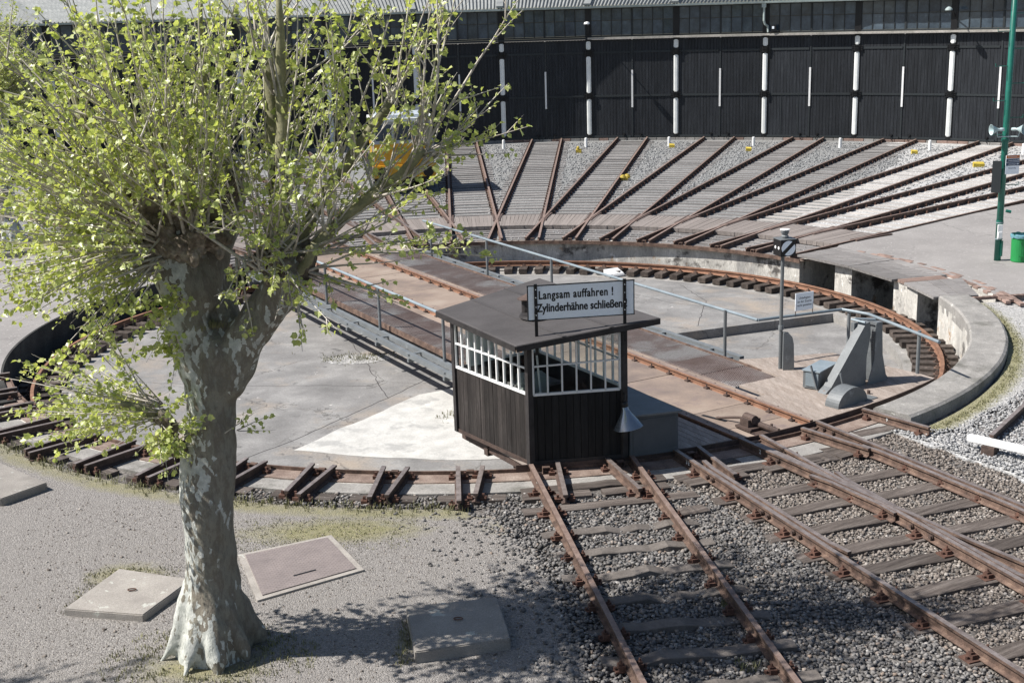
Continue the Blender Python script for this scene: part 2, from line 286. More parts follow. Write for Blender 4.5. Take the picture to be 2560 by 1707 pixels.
M_['stonerust'] = stone_mat('rusty_ballast_stone', [(0, (.13, .11, .095)), (.5, (.26, .225, .198)), (.9, (.36, .32, .285)), (1, (.52, .48, .44))])
M_['stonepale'] = stone_mat('pale_ballast_stone', [(0, (.27, .272, .275)), (.5, (.40, .40, .40)), (1, (.62, .61, .60))])
M_['stonefan'] = stone_mat('fan_ballast_stone', [(0, (.15, .155, .16)), (.5, (.29, .295, .30)), (1, (.46, .46, .455))])
M_['fabricdark'] = plain('dark_interior', (.05, .05, .05), .8)
M_['cabinet'] = plain('hut_cabinet', (.33, .36, .33), .6)
M_['reflector'] = plain('lamp_enamel', (.30, .33, .36), .22, .75, .8)

# ---------------------------------------------------------------- builders
PM = {}
class MB:
    def __init__(s): s.v = []; s.f = []; s.m = []
    def add(s, vs, fs, mi=0):
        o = len(s.v); s.v += [tuple(v) for v in vs]; s.f += [tuple(i+o for i in q) for q in fs]; s.m += [mi]*len(fs); return s
    def box(s, c, d, rz=0, mi=0, mat_=None):
        hx, hy, hz = d[0]/2, d[1]/2, d[2]/2; ca, sa = cos(rz), sin(rz); vs = []
        for x, y, z in ((-1,-1,-1),(1,-1,-1),(1,1,-1),(-1,1,-1),(-1,-1,1),(1,-1,1),(1,1,1),(-1,1,1)):
            X, Y = x*hx, y*hy; vs.append((c[0]+X*ca-Y*sa, c[1]+X*sa+Y*ca, c[2]+z*hz))
        if mat_: vs = [tuple(mat_ @ Vector(v)) for v in vs]
        return s.add(vs, [(0,3,2,1),(4,5,6,7),(0,1,5,4),(1,2,6,5),(2,3,7,6),(3,0,4,7)], mi)
    def prism(s, poly, z0, z1, mi=0, ztop=None):
        n = len(poly); a = sum(poly[i][0]*poly[(i+1) % n][1]-poly[(i+1) % n][0]*poly[i][1] for i in range(n))
        if a < 0: poly = poly[::-1]; ztop = ztop[::-1] if ztop else None
        vs = [(p[0], p[1], z0) for p in poly]+[(p[0], p[1], (ztop[i] if ztop else z1)) for i, p in enumerate(poly)]
        return s.add(vs, [tuple(range(n))[::-1], tuple(range(n, 2*n))]+[(i, (i+1) % n, n+(i+1) % n, n+i) for i in range(n)], mi)
    def ring(s, r0_, r1_, a0, a1, z0, z1, n, mi=0, ex=1.0):
        """annular block between bearings a0..a1 (degrees clockwise from +Y)"""
        vs = []; fs = []
        full = abs(a1-a0) >= 359.9
        for i in range(n+1):
            a = R(a0+(a1-a0)*i/n)
            for rr, z in ((r0_, z0), (r0_, z1), (r1_, z1), (r1_, z0)): vs.append((sin(a)*rr*ex, cos(a)*rr, z))
        for i in range(n):
            o = i*4
            for k in range(4): fs.append((o+k, o+(k+1) % 4, o+4+(k+1) % 4, o+4+k))
        if not full: fs += [(0, 3, 2, 1), (n*4, n*4+1, n*4+2, n*4+3)]
        return s.add(vs, fs, mi)
    def tube(s, pts, rad, n=8, mi=0, caps=True):
        pts = [Vector(p) for p in pts]; rs = rad if isinstance(rad, (list, tuple)) else [rad]*len(pts)
        vs = []; fs = []; up = Vector((0, 0, 1)); prev = None
        for i, p in enumerate(pts):
            d = (pts[min(i+1, len(pts)-1)]-pts[max(i-1, 0)]).normalized()
            if prev is None:
                a = d.cross(up if abs(d.z) < .9 else Vector((1, 0, 0))).normalized()
            else: a = (prev-d*prev.dot(d)).normalized()
            prev = a; b = d.cross(a)
            for k in range(n):
                t = 2*pi*k/n; vs.append(p+(a*cos(t)+b*sin(t))*rs[i])
        for i in range(len(pts)-1):
            for k in range(n): fs.append((i*n+k, i*n+(k+1) % n, (i+1)*n+(k+1) % n, (i+1)*n+k))
        if caps: fs += [tuple(range(n))[::-1], tuple(range((len(pts)-1)*n, len(pts)*n))]
        return s.add(vs, fs, mi)
    def beam(s, a, b, w, h, mi=0):
        """box from a to b, w across, h high, top face through the a-b line"""
        a = Vector(a); b = Vector(b); d = (b-a).normalized(); side = d.cross(Vector((0, 0, 1)))
        side = side.normalized() if side.length > 1e-4 else Vector((1, 0, 0)); up = side.cross(d)
        vs = []
        for p in (a, b):
            for x, z in ((-1, -1), (1, -1), (1, 0), (-1, 0)): vs.append(p+side*x*w/2+up*z*h)
        return s.add(vs, [(0,1,2,3)[::-1], (4,5,6,7), (0,1,5,4), (1,2,6,5), (2,3,7,6), (3,0,4,7)], mi)
    def profile(s, pts, prof, mats=None, closed=True):
        """sweep a 2-D profile (side, up) along horizontal points"""
        pts = [Vector(p) for p in pts]; n = len(prof); vs = []; fs = []; ms = []
        for i, p in enumerate(pts):
            d = (pts[min(i+1, len(pts)-1)]-pts[max(i-1, 0)]).normalized(); sd_ = Vector((d.y, -d.x, 0)).normalized()
            for x, z in prof: vs.append((p.x+sd_.x*x, p.y+sd_.y*x, p.z+z))
        for i in range(len(pts)-1):
            for k in range(n): fs.append((i*n+k, (i+1)*n+k, (i+1)*n+(k+1) % n, i*n+(k+1) % n)); ms.append(mats[k] if mats else 0)
        fs += [tuple(range(n)), tuple(range((len(pts)-1)*n, len(pts)*n))[::-1]]; ms += [0, 0]
        o = len(s.v); s.v += vs; s.f += [tuple(i+o for i in q) for q in fs]; s.m += ms; return s
    def lathe(s, prof, n=20, c=(0, 0, 0), mi=0, mat_=None):
        vs = []; fs = []
        for rr, z in prof:
            for k in range(n):
                a = 2*pi*k/n; v = Vector((c[0]+rr*cos(a), c[1]+rr*sin(a), c[2]+z)); vs.append(mat_ @ v if mat_ else v)
        for i in range(len(prof)-1):
            for k in range(n): fs.append((i*n+k, i*n+(k+1) % n, (i+1)*n+(k+1) % n, (i+1)*n+k))
        if prof[0][0] > 1e-5: fs.append(tuple(range(n))[::-1])
        if prof[-1][0] > 1e-5: fs.append(tuple(range((len(prof)-1)*n, len(prof)*n)))
        return s.add(vs, fs, mi)
    def mesh(s, name, mats, smooth=False):
        me = bpy.data.meshes.new(name); me.from_pydata(s.v, [], s.f)
        for m in (mats if isinstance(mats, (list, tuple)) else [mats]): me.materials.append(m)
        me.polygons.foreach_set('material_index', s.m)
        if smooth: me.polygons.foreach_set('use_smooth', [True]*len(me.polygons))
        me.update(); return me
    def build(s, name, mats, parent=None, smooth=False, world=True, **kw):
        """verts given in world coordinates; with a parent they are moved into its frame"""
        me = s.mesh(name, mats, smooth)
        if parent is not None and world: me.transform(PM[parent.name].inverted())
        return put(name, me, parent, None, **kw)
def tag(o, label=None, cat=None, group=None, kind=None):
    for k, v in (('label', label), ('category', cat), ('group', group), ('kind', kind)):
        if v: o[k] = v
    return o
def put(name, me, parent=None, mw=None, **kw):
    o = bpy.data.objects.new(name, me); COL.objects.link(o)
    base = Matrix.Identity(4)
    if parent is not None:
        o.parent = parent; base = PM[parent.name]
        if mw is not None: o.matrix_basis = base.inverted() @ mw
        PM[o.name] = mw if mw is not None else base
    else:
        if mw is not None: o.matrix_basis = mw
        PM[o.name] = mw if mw is not None else base
    return tag(o, **kw)
def empty(name, loc, rz=0, label=None, cat=None, group=None):
    o = bpy.data.objects.new(name, None); COL.objects.link(o); o.empty_display_size = .1
    mw = Matrix.Translation(Vector(loc)) @ Matrix.Rotation(rz, 4, 'Z'); o.matrix_basis = mw; PM[o.name] = mw
    return tag(o, label, cat, group)
def MW(loc, rz=0, rx=0, ry=0, s=1):
    return Matrix.Translation(Vector(loc)) @ Matrix.Rotation(rz, 4, 'Z') @ Matrix.Rotation(ry, 4, 'Y') @ Matrix.Rotation(rx, 4, 'X') @ Matrix.Scale(s, 4)
def text_mesh(txt, size, depth=.002, sx=1, spacing=1, align='CENTER', line=1.0, bold=0):
    cu = bpy.data.curves.new('lettering', 'FONT'); cu.body = txt; cu.size = size; cu.extrude = depth; cu.align_x = align; cu.align_y = 'CENTER'
    cu.space_character = spacing; cu.space_line = line; cu.resolution_u = 3; cu.offset = bold
    ob = bpy.data.objects.new('lettering', cu); COL.objects.link(ob)
    me = bpy.data.meshes.new_from_object(ob.evaluated_get(bpy.context.evaluated_depsgraph_get())); bpy.data.objects.remove(ob)
    me.transform(Matrix.Diagonal((sx, 1, 1, 1))); return me
def face_mw(origin, ax, up, off=0):
    """matrix whose x runs along ax, y along up, z = ax x up (out of the face)"""
    ax = Vector(ax).normalized(); up = Vector(up).normalized(); nz = ax.cross(up).normalized(); up = nz.cross(ax)
    m = Matrix.Identity(4)
    for i in range(3): m[i][0] = ax[i]; m[i][1] = up[i]; m[i][2] = nz[i]
    m.translation = Vector(origin)+nz*off; return m
def P(th, rr, z=0): a = R(th); return Vector((sin(a)*rr, cos(a)*rr, z))
EX = 1.045      # the pit is a little wider across than along
def PE(th, rr, z=0): a = R(th); return Vector((sin(a)*rr*EX, cos(a)*rr, z))
def ER(th, b): a = R(th); return 1/math.sqrt((sin(a)/(b*EX))**2+(cos(a)/b)**2)
D_ = Vector((.489, -.872, 0)).normalized(); N_ = Vector((.872, .489, 0)).normalized()
def B(t, n, z=0): v = D_*t+N_*n; return Vector((v.x, v.y, z))
TH0, DE, NEAR = 3.933, 6.5395, 6.7
RW, RE, RP_ = 38.33, 9.70, 10.2
HEAD, WEB, FOOT, HT = .034, .009, .058, .14
RAILP = [(-HEAD, 0), (HEAD, 0), (HEAD, -.034), (WEB, -.045), (WEB, -.115), (FOOT, -.13), (FOOT, -HT), (-FOOT, -HT), (-FOOT, -.13), (-WEB, -.115), (-WEB, -.045), (-HEAD, -.034)]
RAILM = [1]+[0]*11
def rail(pts, name='rail', parent=None, mats=None, **kw):
    return MB().profile(pts, RAILP, RAILM).build(name, mats or [M_['rust'], M_['railtop']], parent, **kw)
#PART2
# ---------------------------------------------------------------- ground, pit
mb = MB(); rads = [None, 12.2, 14, 18, 24, 32, 45, 70, 120, 220]
for a in range(0, 360, 2):
    for j in range(len(rads)-1):
        q = []
        for aa, rr in ((a, rads[j]), (a+2, rads[j]), (a+2, rads[j+1]), (a, rads[j+1])):
            if rr is None: q.append(P(aa, 11.75, -.2) if 54 <= a < 88 else PE(aa, 9.95, -.2))
            else: q.append(P(aa, rr, -.2))
        mb.add(q, [(0, 3, 2, 1)])
mb.build('ground', M_['ballast'], kind='structure')
def sheet(name, poly, z, th, m, **kw):
    return MB().prism(poly, z-th, z).build(name, m, kind='structure', **kw)
def arc(rr, a0, a1, n=24): return [(P(a0+(a1-a0)*i/n, rr).x, P(a0+(a1-a0)*i/n, rr).y) for i in range(n+1)]
def jag(pts, amp, step=.35, seed=1):
    rg = random.Random(seed); out = []
    for a, b in zip(pts, pts[1:]):
        L = math.dist(a, b); n = max(1, int(L/step))
        for i in range(n):
            t = i/n; dx, dy = (b[0]-a[0])/L, (b[1]-a[1])/L; o = rg.uniform(-amp, amp) if i else 0
            out.append((a[0]+(b[0]-a[0])*t-dy*o, a[1]+(b[1]-a[1])*t+dx*o))
    return out+[pts[-1]]
edge = jag([(1.25, -30), (1.25, -16.6), (1.1, -14.6), (.75, -12.7), (.2, -11.35), (-.3, -11.05)], .06)
sheet('gravel_yard', edge+arc(11.0, 182, 262, 40)+[(-40, -2), (-40, -30)], -.15, .06, M_['yard'])
sheet('tarmac_yard', [(PE(247+59*i/40, 9.80).x, PE(247+59*i/40, 9.80).y) for i in range(41)]+arc(11.4, 306, 308, 2)+[(-26, 20), (-60, 30), (-60, -2.02), (-11.2, -2.02), (-10.4, -3.2)], -.10, .09, M_['tarmac'])
sheet('fan_bed', arc(10.15, -53, 52.5, 60)+arc(38.2, 52.5, -53, 60), -.17, .03, M_['fan'])
sheet('pale_ballast_bed', jag([(P(38.6, 13.2).x, P(38.6, 13.2).y), (P(36.2, 22).x, P(36.2, 22).y), (P(33.4, 31).x, P(33.4, 31).y), (P(29.5, 37.6).x, P(29.5, 37.6).y)], .25, .8, 3)+arc(38.1, 30, 53, 20)+[(P(52.6, 30).x, P(52.6, 30).y), (P(52.4, 13.2).x, P(52.4, 13.2).y)], -.162, .02, M_['pale'])
sheet('asphalt_path', arc(11.62, 54.6, 87.4, 20)+[(12.6, .45), (16, -.1), (40, -1.0), (60, 20), (40, 30.2), (17.24, 13.33), (13.61, 10.64), (10.0, 7.85)], -.045, .15, M_['tarmac'])
sheet('moss_strip', arc(10.86, 88.5, 139, 30)+jag([(7.75, -8.3), (8.9, -7.1), (10.3, -5.6), (12.2, -3.4), (16, -.4)], .12, .3, 5)+[(12.6, .3)], -.14, .06, M_['moss'])
sheet('pale_gravel_bed', jag([(6.55, -8.1), (7.6, -10.0), (8.6, -12.2), (9.6, -14.4)], .08, .3, 9)+[(14, -14), (20, -4), (16, -.6), (12.2, -3.6), (10.3, -5.8), (8.9, -7.3), (7.7, -8.5)], -.165, .03, M_['pale'])
#sheet('moss_patch', jag([(-3.4, -11.25), (-1.0, -11.15), (-.9, -11.9), (-1.6, -12.3), (-3.2, -12.2), (-3.4, -11.25)], .12, .3, 2)[:-1], -.143, .01, M_['moss'])
#sheet('moss_verge', jag([(P(a, 11.0).x, P(a, 11.0).y) for a in range(190, 236, 3)]+[(P(a, 11.35).x, P(a, 11.35).y) for a in range(233, 189, -3)], .06, .2, 8), -.144, .01, M_['moss'])
# pit floor: low slab, raised slabs, foundation ring
MB().ring(0.01, 9.0, 0, 360, -1.5, -1.14, 72, ex=EX).build('pit_floor', M_['pit'], kind='structure')
step = [(PE(70.6, 8.60).x, PE(70.6, 8.60).y), (4.28, 1.31), (1.3, .3)]
MB().prism(step+[tuple(B(2.5, 1.0)[:2]), tuple(B(8.9, 1.0)[:2])]+[(PE(145+284*i/70, 8.60).x, PE(145+284*i/70, 8.60).y) for i in range(71)], -1.3, -.918).build('raised_pit_floor', M_['pit'], kind='structure')
MB().ring(8.58, 9.78, 0, 360, -1.3, -.922, 120, ex=EX).build('pit_foundation_ring', M_['ledge'], kind='structure')
wp = [(-3.44, -6.12), (-2.76, -4.97), (-2.03, -3.98), (-1.38, -2.95), (-.63, -2.5), (.3, -3.0), (1.2, -4.6), (.9, -6.4), (.27, -6.9), (-.87, -6.85), (-2.03, -6.59)]
MB().prism(jag(wp+[wp[0]], .04, .3, 4)[:-1], -.918, -.908).build('white_painted_patch', M_['white'], kind='structure')
MB().prism(jag([(-3.8, -.1), (-3.2, .3), (-2.4, .25), (-2.2, -.2), (-2.9, -.5), (-3.5, -.4), (-3.8, -.1)], .08, .2, 6)[:-1], -.918, -.911).build('pit_moss_patch', M_['moss'], kind='structure')
MB().ring(9.76, 10.2, 88, 238, -1.3, -.165, 80, ex=EX).build('pit_wall', M_['wallc'], kind='structure')
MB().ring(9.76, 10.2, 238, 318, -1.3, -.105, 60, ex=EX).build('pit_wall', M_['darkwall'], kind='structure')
MB().ring(9.76, 10.2, 318, 414.1, -1.3, -.165, 60, ex=EX).build('pit_wall', M_['wallc'], kind='structure')
jt = MB()
def joint(pts, w=.018, z=-.9165):
    for a, b in zip(pts, pts[1:]): jt.beam((*a, z), (*b, z), w, .01)
joint(jag([(-4.6, -6.9), (-3.5, -5.5), (-1.9, -2.9), (-.9, -1.1)], .015, .25, 31)); joint(jag([(-4.0, 3.5), (-3.0, .6), (-2.0, -3.1)], .03, .2, 32), .014); joint(jag([(-8.6, -1.2), (-5.2, -1.9), (-2.4, -2.2)], .03, .2, 33), .012)
joint(jag([(2.6, 7.6), (4.6, 4.6), (6.9, 3.0)], .03, .2, 34), .012); joint(jag([(5.0, 2.0), (5.6, 4.6), (5.2, 6.6)], .03, .2, 35), .014)
jt.build('floor_joint', M_['felt_edge'], kind='structure')
# openings in the wall on the right, with their covers
pr = empty('pit_side_niches', P(72, 10.9, -1.3), 0, 'row of dark openings in the round pit wall beside the asphalt, with plank covers', 'wall niche')
for a0, a1 in ((61.8, 65.4), (75.2, 81.6)):
    MB().ring(10.19, 11.7, a0, a1, -1.3, -.07, 4).build('pier', M_['wallc'], pr)
MB().ring(11.55, 11.74, 55.2, 88, -1.3, -.07, 16).build('back_wall', M_['wallc'], pr)
MB().ring(10.2, 11.7, 54.6, 55.3, -1.3, -.2, 2).build('side_wall', M_['wallc'], pr)
for i, (a0, a1, ri) in enumerate(((54.9, 65.7, 10.02), (65.9, 76.3, 10.0), (78.6, 87.6, 10.1))):
    p0, p1, q1, q0 = P(a0, ri), P(a1, ri), P(a1, 11.5-.35*(i > 1)), P(a0, 11.62)
    nb_ = 5
    for j in range(nb_):
        t0, t1 = (j+.02)/nb_, (j+.97)/nb_; z = -.0+rnd.uniform(-.006, .006)
        c = [p0.lerp(q0, t0), p1.lerp(q1, t0), p1.lerp(q1, t1), p0.lerp(q0, t1)]
        MB().prism([(v.x, v.y) for v in c], z-.06, z).build('cover_plank', M_['fansleeper'], pr)
for j in range(8):
    a = 76.5+j*.26
    MB().ring(10.15, 11.3, a, a+.22, -.07, .0, 1).build('brick', M_['brick'], pr)
# brick edging of the asphalt path
be = empty('brick_edging', P(75, 11.7, -.1), 0, 'worn red brick edging along the asphalt beside the pit covers', 'brick edging')
bm_ = MB().box((0, 0, -.03), (.235, .11, .06)).mesh('brick', M_['brick'])
i = 0
for row, rr in enumerate((11.60, 11.72, 11.84)):
    a = 58
    while a < 90:
        p = P(a+row*.6, rr+rnd.uniform(-.01, .01), -.035+rnd.uniform(-.006, .004))
        if rnd.random() > .4: put('brick', bm_, be, MW(p, -R(a)))
        a += 1.22
for j in range(11):
    t = j/10; p = Vector((11.0, .38, 0)).lerp(Vector((12.4, .55, 0)), t)
    put('brick', bm_, be, MW((p.x, p.y, -.03), .1+rnd.uniform(-.05, .05)))
# coping
cp = MB(); n = 60; a0, a1 = 88, 139.2
prof = [(10.2, -.3), (10.2, .0), (10.24, .035), (10.86, .035), (10.91, .0), (10.93, -.3)]
vs = []; fs = []
for i in range(n+1):
    a = a0+(a1-a0)*i/n
    for rr, z in prof:
        w = noise.noise(Vector((a*.8, rr*3, z*3)))*.012; vs.append(P(a, ER(a, 9.76)-10.2+rr+w, z+w*.6))
for i in range(n):
    for k in range(6): fs.append((i*6+k, i*6+(k+1) % 6, (i+1)*6+(k+1) % 6, (i+1)*6+k))
fs += [tuple(range(6)), tuple(range(n*6, n*6+6))[::-1]]
cp.add(vs, fs); o = cp.build('concrete_coping', M_['ledge']); tag(o, 'curved thick concrete coping along the right rim of the turntable pit', 'coping')
# ring rail with sleepers at the foot of the wall
rr_ = empty('ring_rail', (0, 0, -1.0), 0, 'rusty orange circular rail running round the pit floor on short sleepers', 'ring rail')
for s in range(12):
    pts = [PE(s*30+i*2.5, 9.30, -.63) for i in range(13)]
    MB().profile(pts, RAILP, RAILM).build('rail', [M_['rust_red'], M_['rust_red']], rr_)
sm = MB().box((0, 0, -.065), (.235, .95, .13)).mesh('sleeper', M_['pitsleeper'])
cm = MB().box((-.10, 0, .02), (.07, .10, .05)).box((.10, 0, .02), (.07, .10, .05)).box((.10, 0, .055), (.03, .03, .05)).box((-.10, 0, .055), (.03, .03, .05)).box((0, 0, .006), (.34, .15, .012)).mesh('clip', M_['rust'])
npit = 128
for i in range(npit):
    a = 360*i/npit+rnd.uniform(-.25, .25)
    if 148 < a < 200: continue
    sl = put('sleeper', sm, rr_, MW(PE(a, 9.22+rnd.uniform(-.04, .04), -.772+rnd.uniform(-.008, .008)), -R(a)+rnd.uniform(-.03, .03)))
    put('rail_clip', cm, sl, MW(PE(a, 9.30, -.772), -R(a)+pi/2))
wb = MB().prism([(3.2, 8.1), (3.62, 8.3), (3.78, 8.05), (3.36, 7.85)], -.91, 0, ztop=[-.72, -.72, -.83, -.83]).box((3.5, 8.05, -.88), (.5, .34, .05), .45).build('white_box', M_['whitep'])
tag(wb, 'small white wedge shaped box on the pit floor beside the ring rail', 'box')
# rim: steel ring, brackets, concrete ledge, tangential timbers
rim = empty('pit_edge_steelwork', (0, 0, -.2), 0, 'rusty steel rim ring of the turntable pit carrying the rail ends', 'rim ring')
for a0, a1 in ((-53, 54.8), (139.6, 247)):
    MB().ring(9.64, 9.98, a0, a1, -.165, -.146, 60, ex=EX).build('base_plate', M_['dusty'], rim)
    MB().ring(9.62, 9.645, a0, a1, -.19, -.09, 60, ex=EX).build('edge_flange', M_['rust'], rim)
MB().ring(10.02, 10.40, 139.6, 247, -.3, -.155, 60, ex=EX).build('concrete_ledge', M_['ledge'], rim)
far_th = [TH0+k*DE for k in range(-7, 8)]; near_th = [144.1+i*NEAR for i in range(16)]
brk = MB().box((0, 0, .005), (.11, .08, .014)).box((0, 0, .1), (.11, .08, .014)).box((-.05, 0, .05), (.014, .08, .1)).box((.05, 0, .05), (.014, .08, .1)).mesh('bracket', M_['rust'])
for a in [t+DE/2 for t in far_th[:-1]]+[t+NEAR/2 for t in near_th[:-1]]:
    put('bracket', brk, rim, MW(P(a, ER(a, 9.75), -.146), -R(a)))
tmn = MB().box((0, 0, -.06), (.98, .24, .12)).mesh('timber', M_['sleeper'])
tmf = MB().box((0, 0, -.06), (.98, .22, .12)).mesh('timber', M_['fansleeper'])
for a in near_th[:-1]:
    for rr in (10.62,):
        put('timber', tmn, rim, MW(P(a+NEAR/2+rnd.uniform(-.3, .3), ER(a, rr)+rnd.uniform(-.03, .03), -.135), -R(a+NEAR/2)+rnd.uniform(-.03, .03)))
for a in far_th:
    for rr, w in ((10.25, 1.0), (10.62, 1.04), (11.0, 1.08), (11.38, 1.12), (11.74, 1.14)):
        m4 = MW(P(a+rnd.uniform(-.2, .2), rr, -.135+rnd.uniform(-.008, .008)), -R(a)) @ Matrix.Diagonal((w*1.0, 1, 1, 1))
        put('timber', tmf, rim, m4)

# ---------------------------------------------------------------- tracks
def off_line(th, off, r0_, r1_, z=0, step=None):
    d = P(th, 1); nn = Vector((d.y, -d.x, 0)); s0, s1 = math.sqrt(r0_**2-off**2), math.sqrt(r1_**2-off**2)
    n = 1 if not step else max(1, int((s1-s0)/step))
    return [d*(s0+(s1-s0)*i/n)+nn*off+Vector((0, 0, z)) for i in range(n+1)]
fan_sl = MB().box((0, 0, -.07), (2.3, .25, .14)).mesh('sleeper', M_['fansleeper'])
fan_slp = MB().box((0, 0, -.07), (2.3, .25, .14)).mesh('sleeper', M_['palesleeper'])
orient = {}
track_names = ['second', 'third', 'fourth', 'fifth', 'sixth', 'seventh', 'eighth', 'ninth', 'tenth', 'eleventh', 'twelfth']
for k in range(-7, 8):
    th = TH0+k*DE
    W_ = ['', 'first', 'second', 'third', 'fourth', 'fifth', 'sixth', 'seventh', 'eighth', 'ninth']
    what = 'rusty shed track, the %s one to the %s of the yellow shunter' % (W_[abs(k+2)], 'right' if k > -2 else 'left') if k != -2 else 'rusty shed track on which the yellow shunter stands'
    t = empty('stall_track', P(th, RE, -.2), -R(th), what, 'railway track', 'tracks fanning out to the shed doors')
    for s in (-1, 1):
        rail(off_line(th, .75*s, ER(th, 9.66), RW-.15, z=.003 if k % 2 else 0), parent=t, mats=[M_['rust'], M_['railtop2'] if k > -3 else M_['railtop']])
        c = MB(); d = P(th, 1); nn = Vector((d.y, -d.x, 0)); rr = 14.4
        while rr < 37.9:
            for sg in (-1, 1): c.box(d*rr+nn*(.75*s+sg*.095)+Vector((0, 0, -.12)), (.06, .09, .05), -R(th)); c.box(d*rr+nn*(.75*s+sg*.1)+Vector((0, 0, -.08)), (.025, .025, .05), -R(th))
            rr += .62
        c.build('rail_clips', M_['clip'], t, kind='stuff')
    rr = 14.4
    while rr < 37.9:
        w = min(1.0, rr*.1141/2.3*(.98)); d = P(th, 1)
        pale = k >= 5 or (k == 4 and rr > 60)
        m4 = MW(P(th, rr, -.140+rnd.uniform(-.012, .006)), -R(th)+rnd.uniform(-.012, .012)) @ Matrix.Diagonal((w*rnd.uniform(.96, 1.02), rnd.uniform(.9, 1.1), 1, 1))
        put('sleeper', fan_slp if pale else fan_sl, t, m4); rr += .62
# wing rails at the frogs
for k in range(-7, 8):
    th = TH0+(k+.5)*DE; t = [o for o in bpy.data.objects if o.name.startswith('stall_track')][k+7]
    for s in (-1, 1):
        d = P(th, 1); nn = Vector((d.y, -d.x, 0)); pts = [Vector((0, 0, -.004))+q_ for q_ in [d*14.3+nn*.17*s, d*13.95+nn*.125*s, d*13.2+nn*.08*s, d*12.8+nn*.085*s]]
        MB().profile(pts, RAILP, RAILM).build('wing_rail', [M_['rust'], M_['darksteel']], t)
# board walk between the rails
wk = empty('ring_boardwalk', P(0, 13, -.2), 0, 'grey plank walkway curving across the tracks beyond the pit', 'boardwalk')
plk = MB().box((0, 0, -.06), (1, 1, .12)).mesh('plank', M_['plank'])
for k in range(-7, 8):
    th = TH0+k*DE; nb_ = 11; half = 13.0*R(DE)/2-.05
    for j in range(nb_):
        x = -half+2*half*(j+.5)/nb_; d = P(th, 1); nn = Vector((d.y, -d.x, 0)); fan = x*.075*1.0
        c = d*13.02+nn*x+Vector((0, 0, -.028+rnd.uniform(-.004, .004)))
        m4 = MW(c, -R(th)-fan*.95+rnd.uniform(-.004, .004)) @ Matrix.Diagonal((2*half/nb_-.007, 2.08+rnd.uniform(-.02, .02), 1, 1))
        put('plank', plk, wk, m4)
# stub rails near side
ns = 0
for i, a in enumerate(near_th):
    full = i in (1, 2, 4)
    if full: continue
    for s in (-1, 1):
        L = 1.35 if i < 6 else 1.2
        pts = off_line(a, .75*s, ER(a, 9.66), ER(a, 9.66)+L+rnd.uniform(-.06, .08))
        t = empty('stub_rail', pts[0]+Vector((0, 0, -.14)), -R(a))
        side = 'right' if s < 0 else 'left'
        if i == 0: lab = 'short rusty stub rail %s the coping end' % ('close beside' if s < 0 else 'lying towards the track switch from') if False else ('short stub rail next to the coping end, on the pale gravel' if s < 0 else 'short stub rail marked 9 beside the bolted long rail')
        elif i == 3: lab = 'short stub rail beyond the rail painted 3 E, near the grey box' if s < 0 else 'short rusty stub rail between the two long rails in front of the black hut'
        elif i == 5: lab = 'short stub rail against the sleeper between the first long track rails' if s < 0 else 'dark stub rail standing left of the hut corner'
        else: lab = ['third', 'fifth', 'seventh', 'ninth', 'eleventh', 'thirteenth', 'fifteenth', 'seventeenth', 'nineteenth', 'twenty-first'][i-6] if s < 0 else ['fourth', 'sixth', 'eighth', 'tenth', 'twelfth', 'fourteenth', 'sixteenth', 'eighteenth', 'twentieth', 'twenty-second'][i-6]; lab = 'dark stub rail at the pit rim, %s one going left from the black hut' % lab
        tag(t, lab, 'stub rail', 'stub rails round the near pit rim')
        MB().profile([pts[0], pts[1]], RAILP, RAILM).build('rail', [M_['darksteel'], M_['railtop']] if i > 4 else [M_['rust'], M_['railtop']], t)
        if i == 0 and s < 0: t9_ = (t, [pts[0], pts[1]])
        for q in (pts[0].lerp(pts[1], .12), pts[0].lerp(pts[1], .9)):
            for sg in (-1, 1):
                nn = Vector((P(a, 1).y, -P(a, 1).x, 0)); c = q+nn*sg*.1
                MB().box(c+Vector((0, 0, -.12)), (.09, .1, .05), -R(a)).box(c+Vector((0, 0, -.075)), (.035, .035, .06), -R(a)).build('rail_clip', M_['clip'], t)
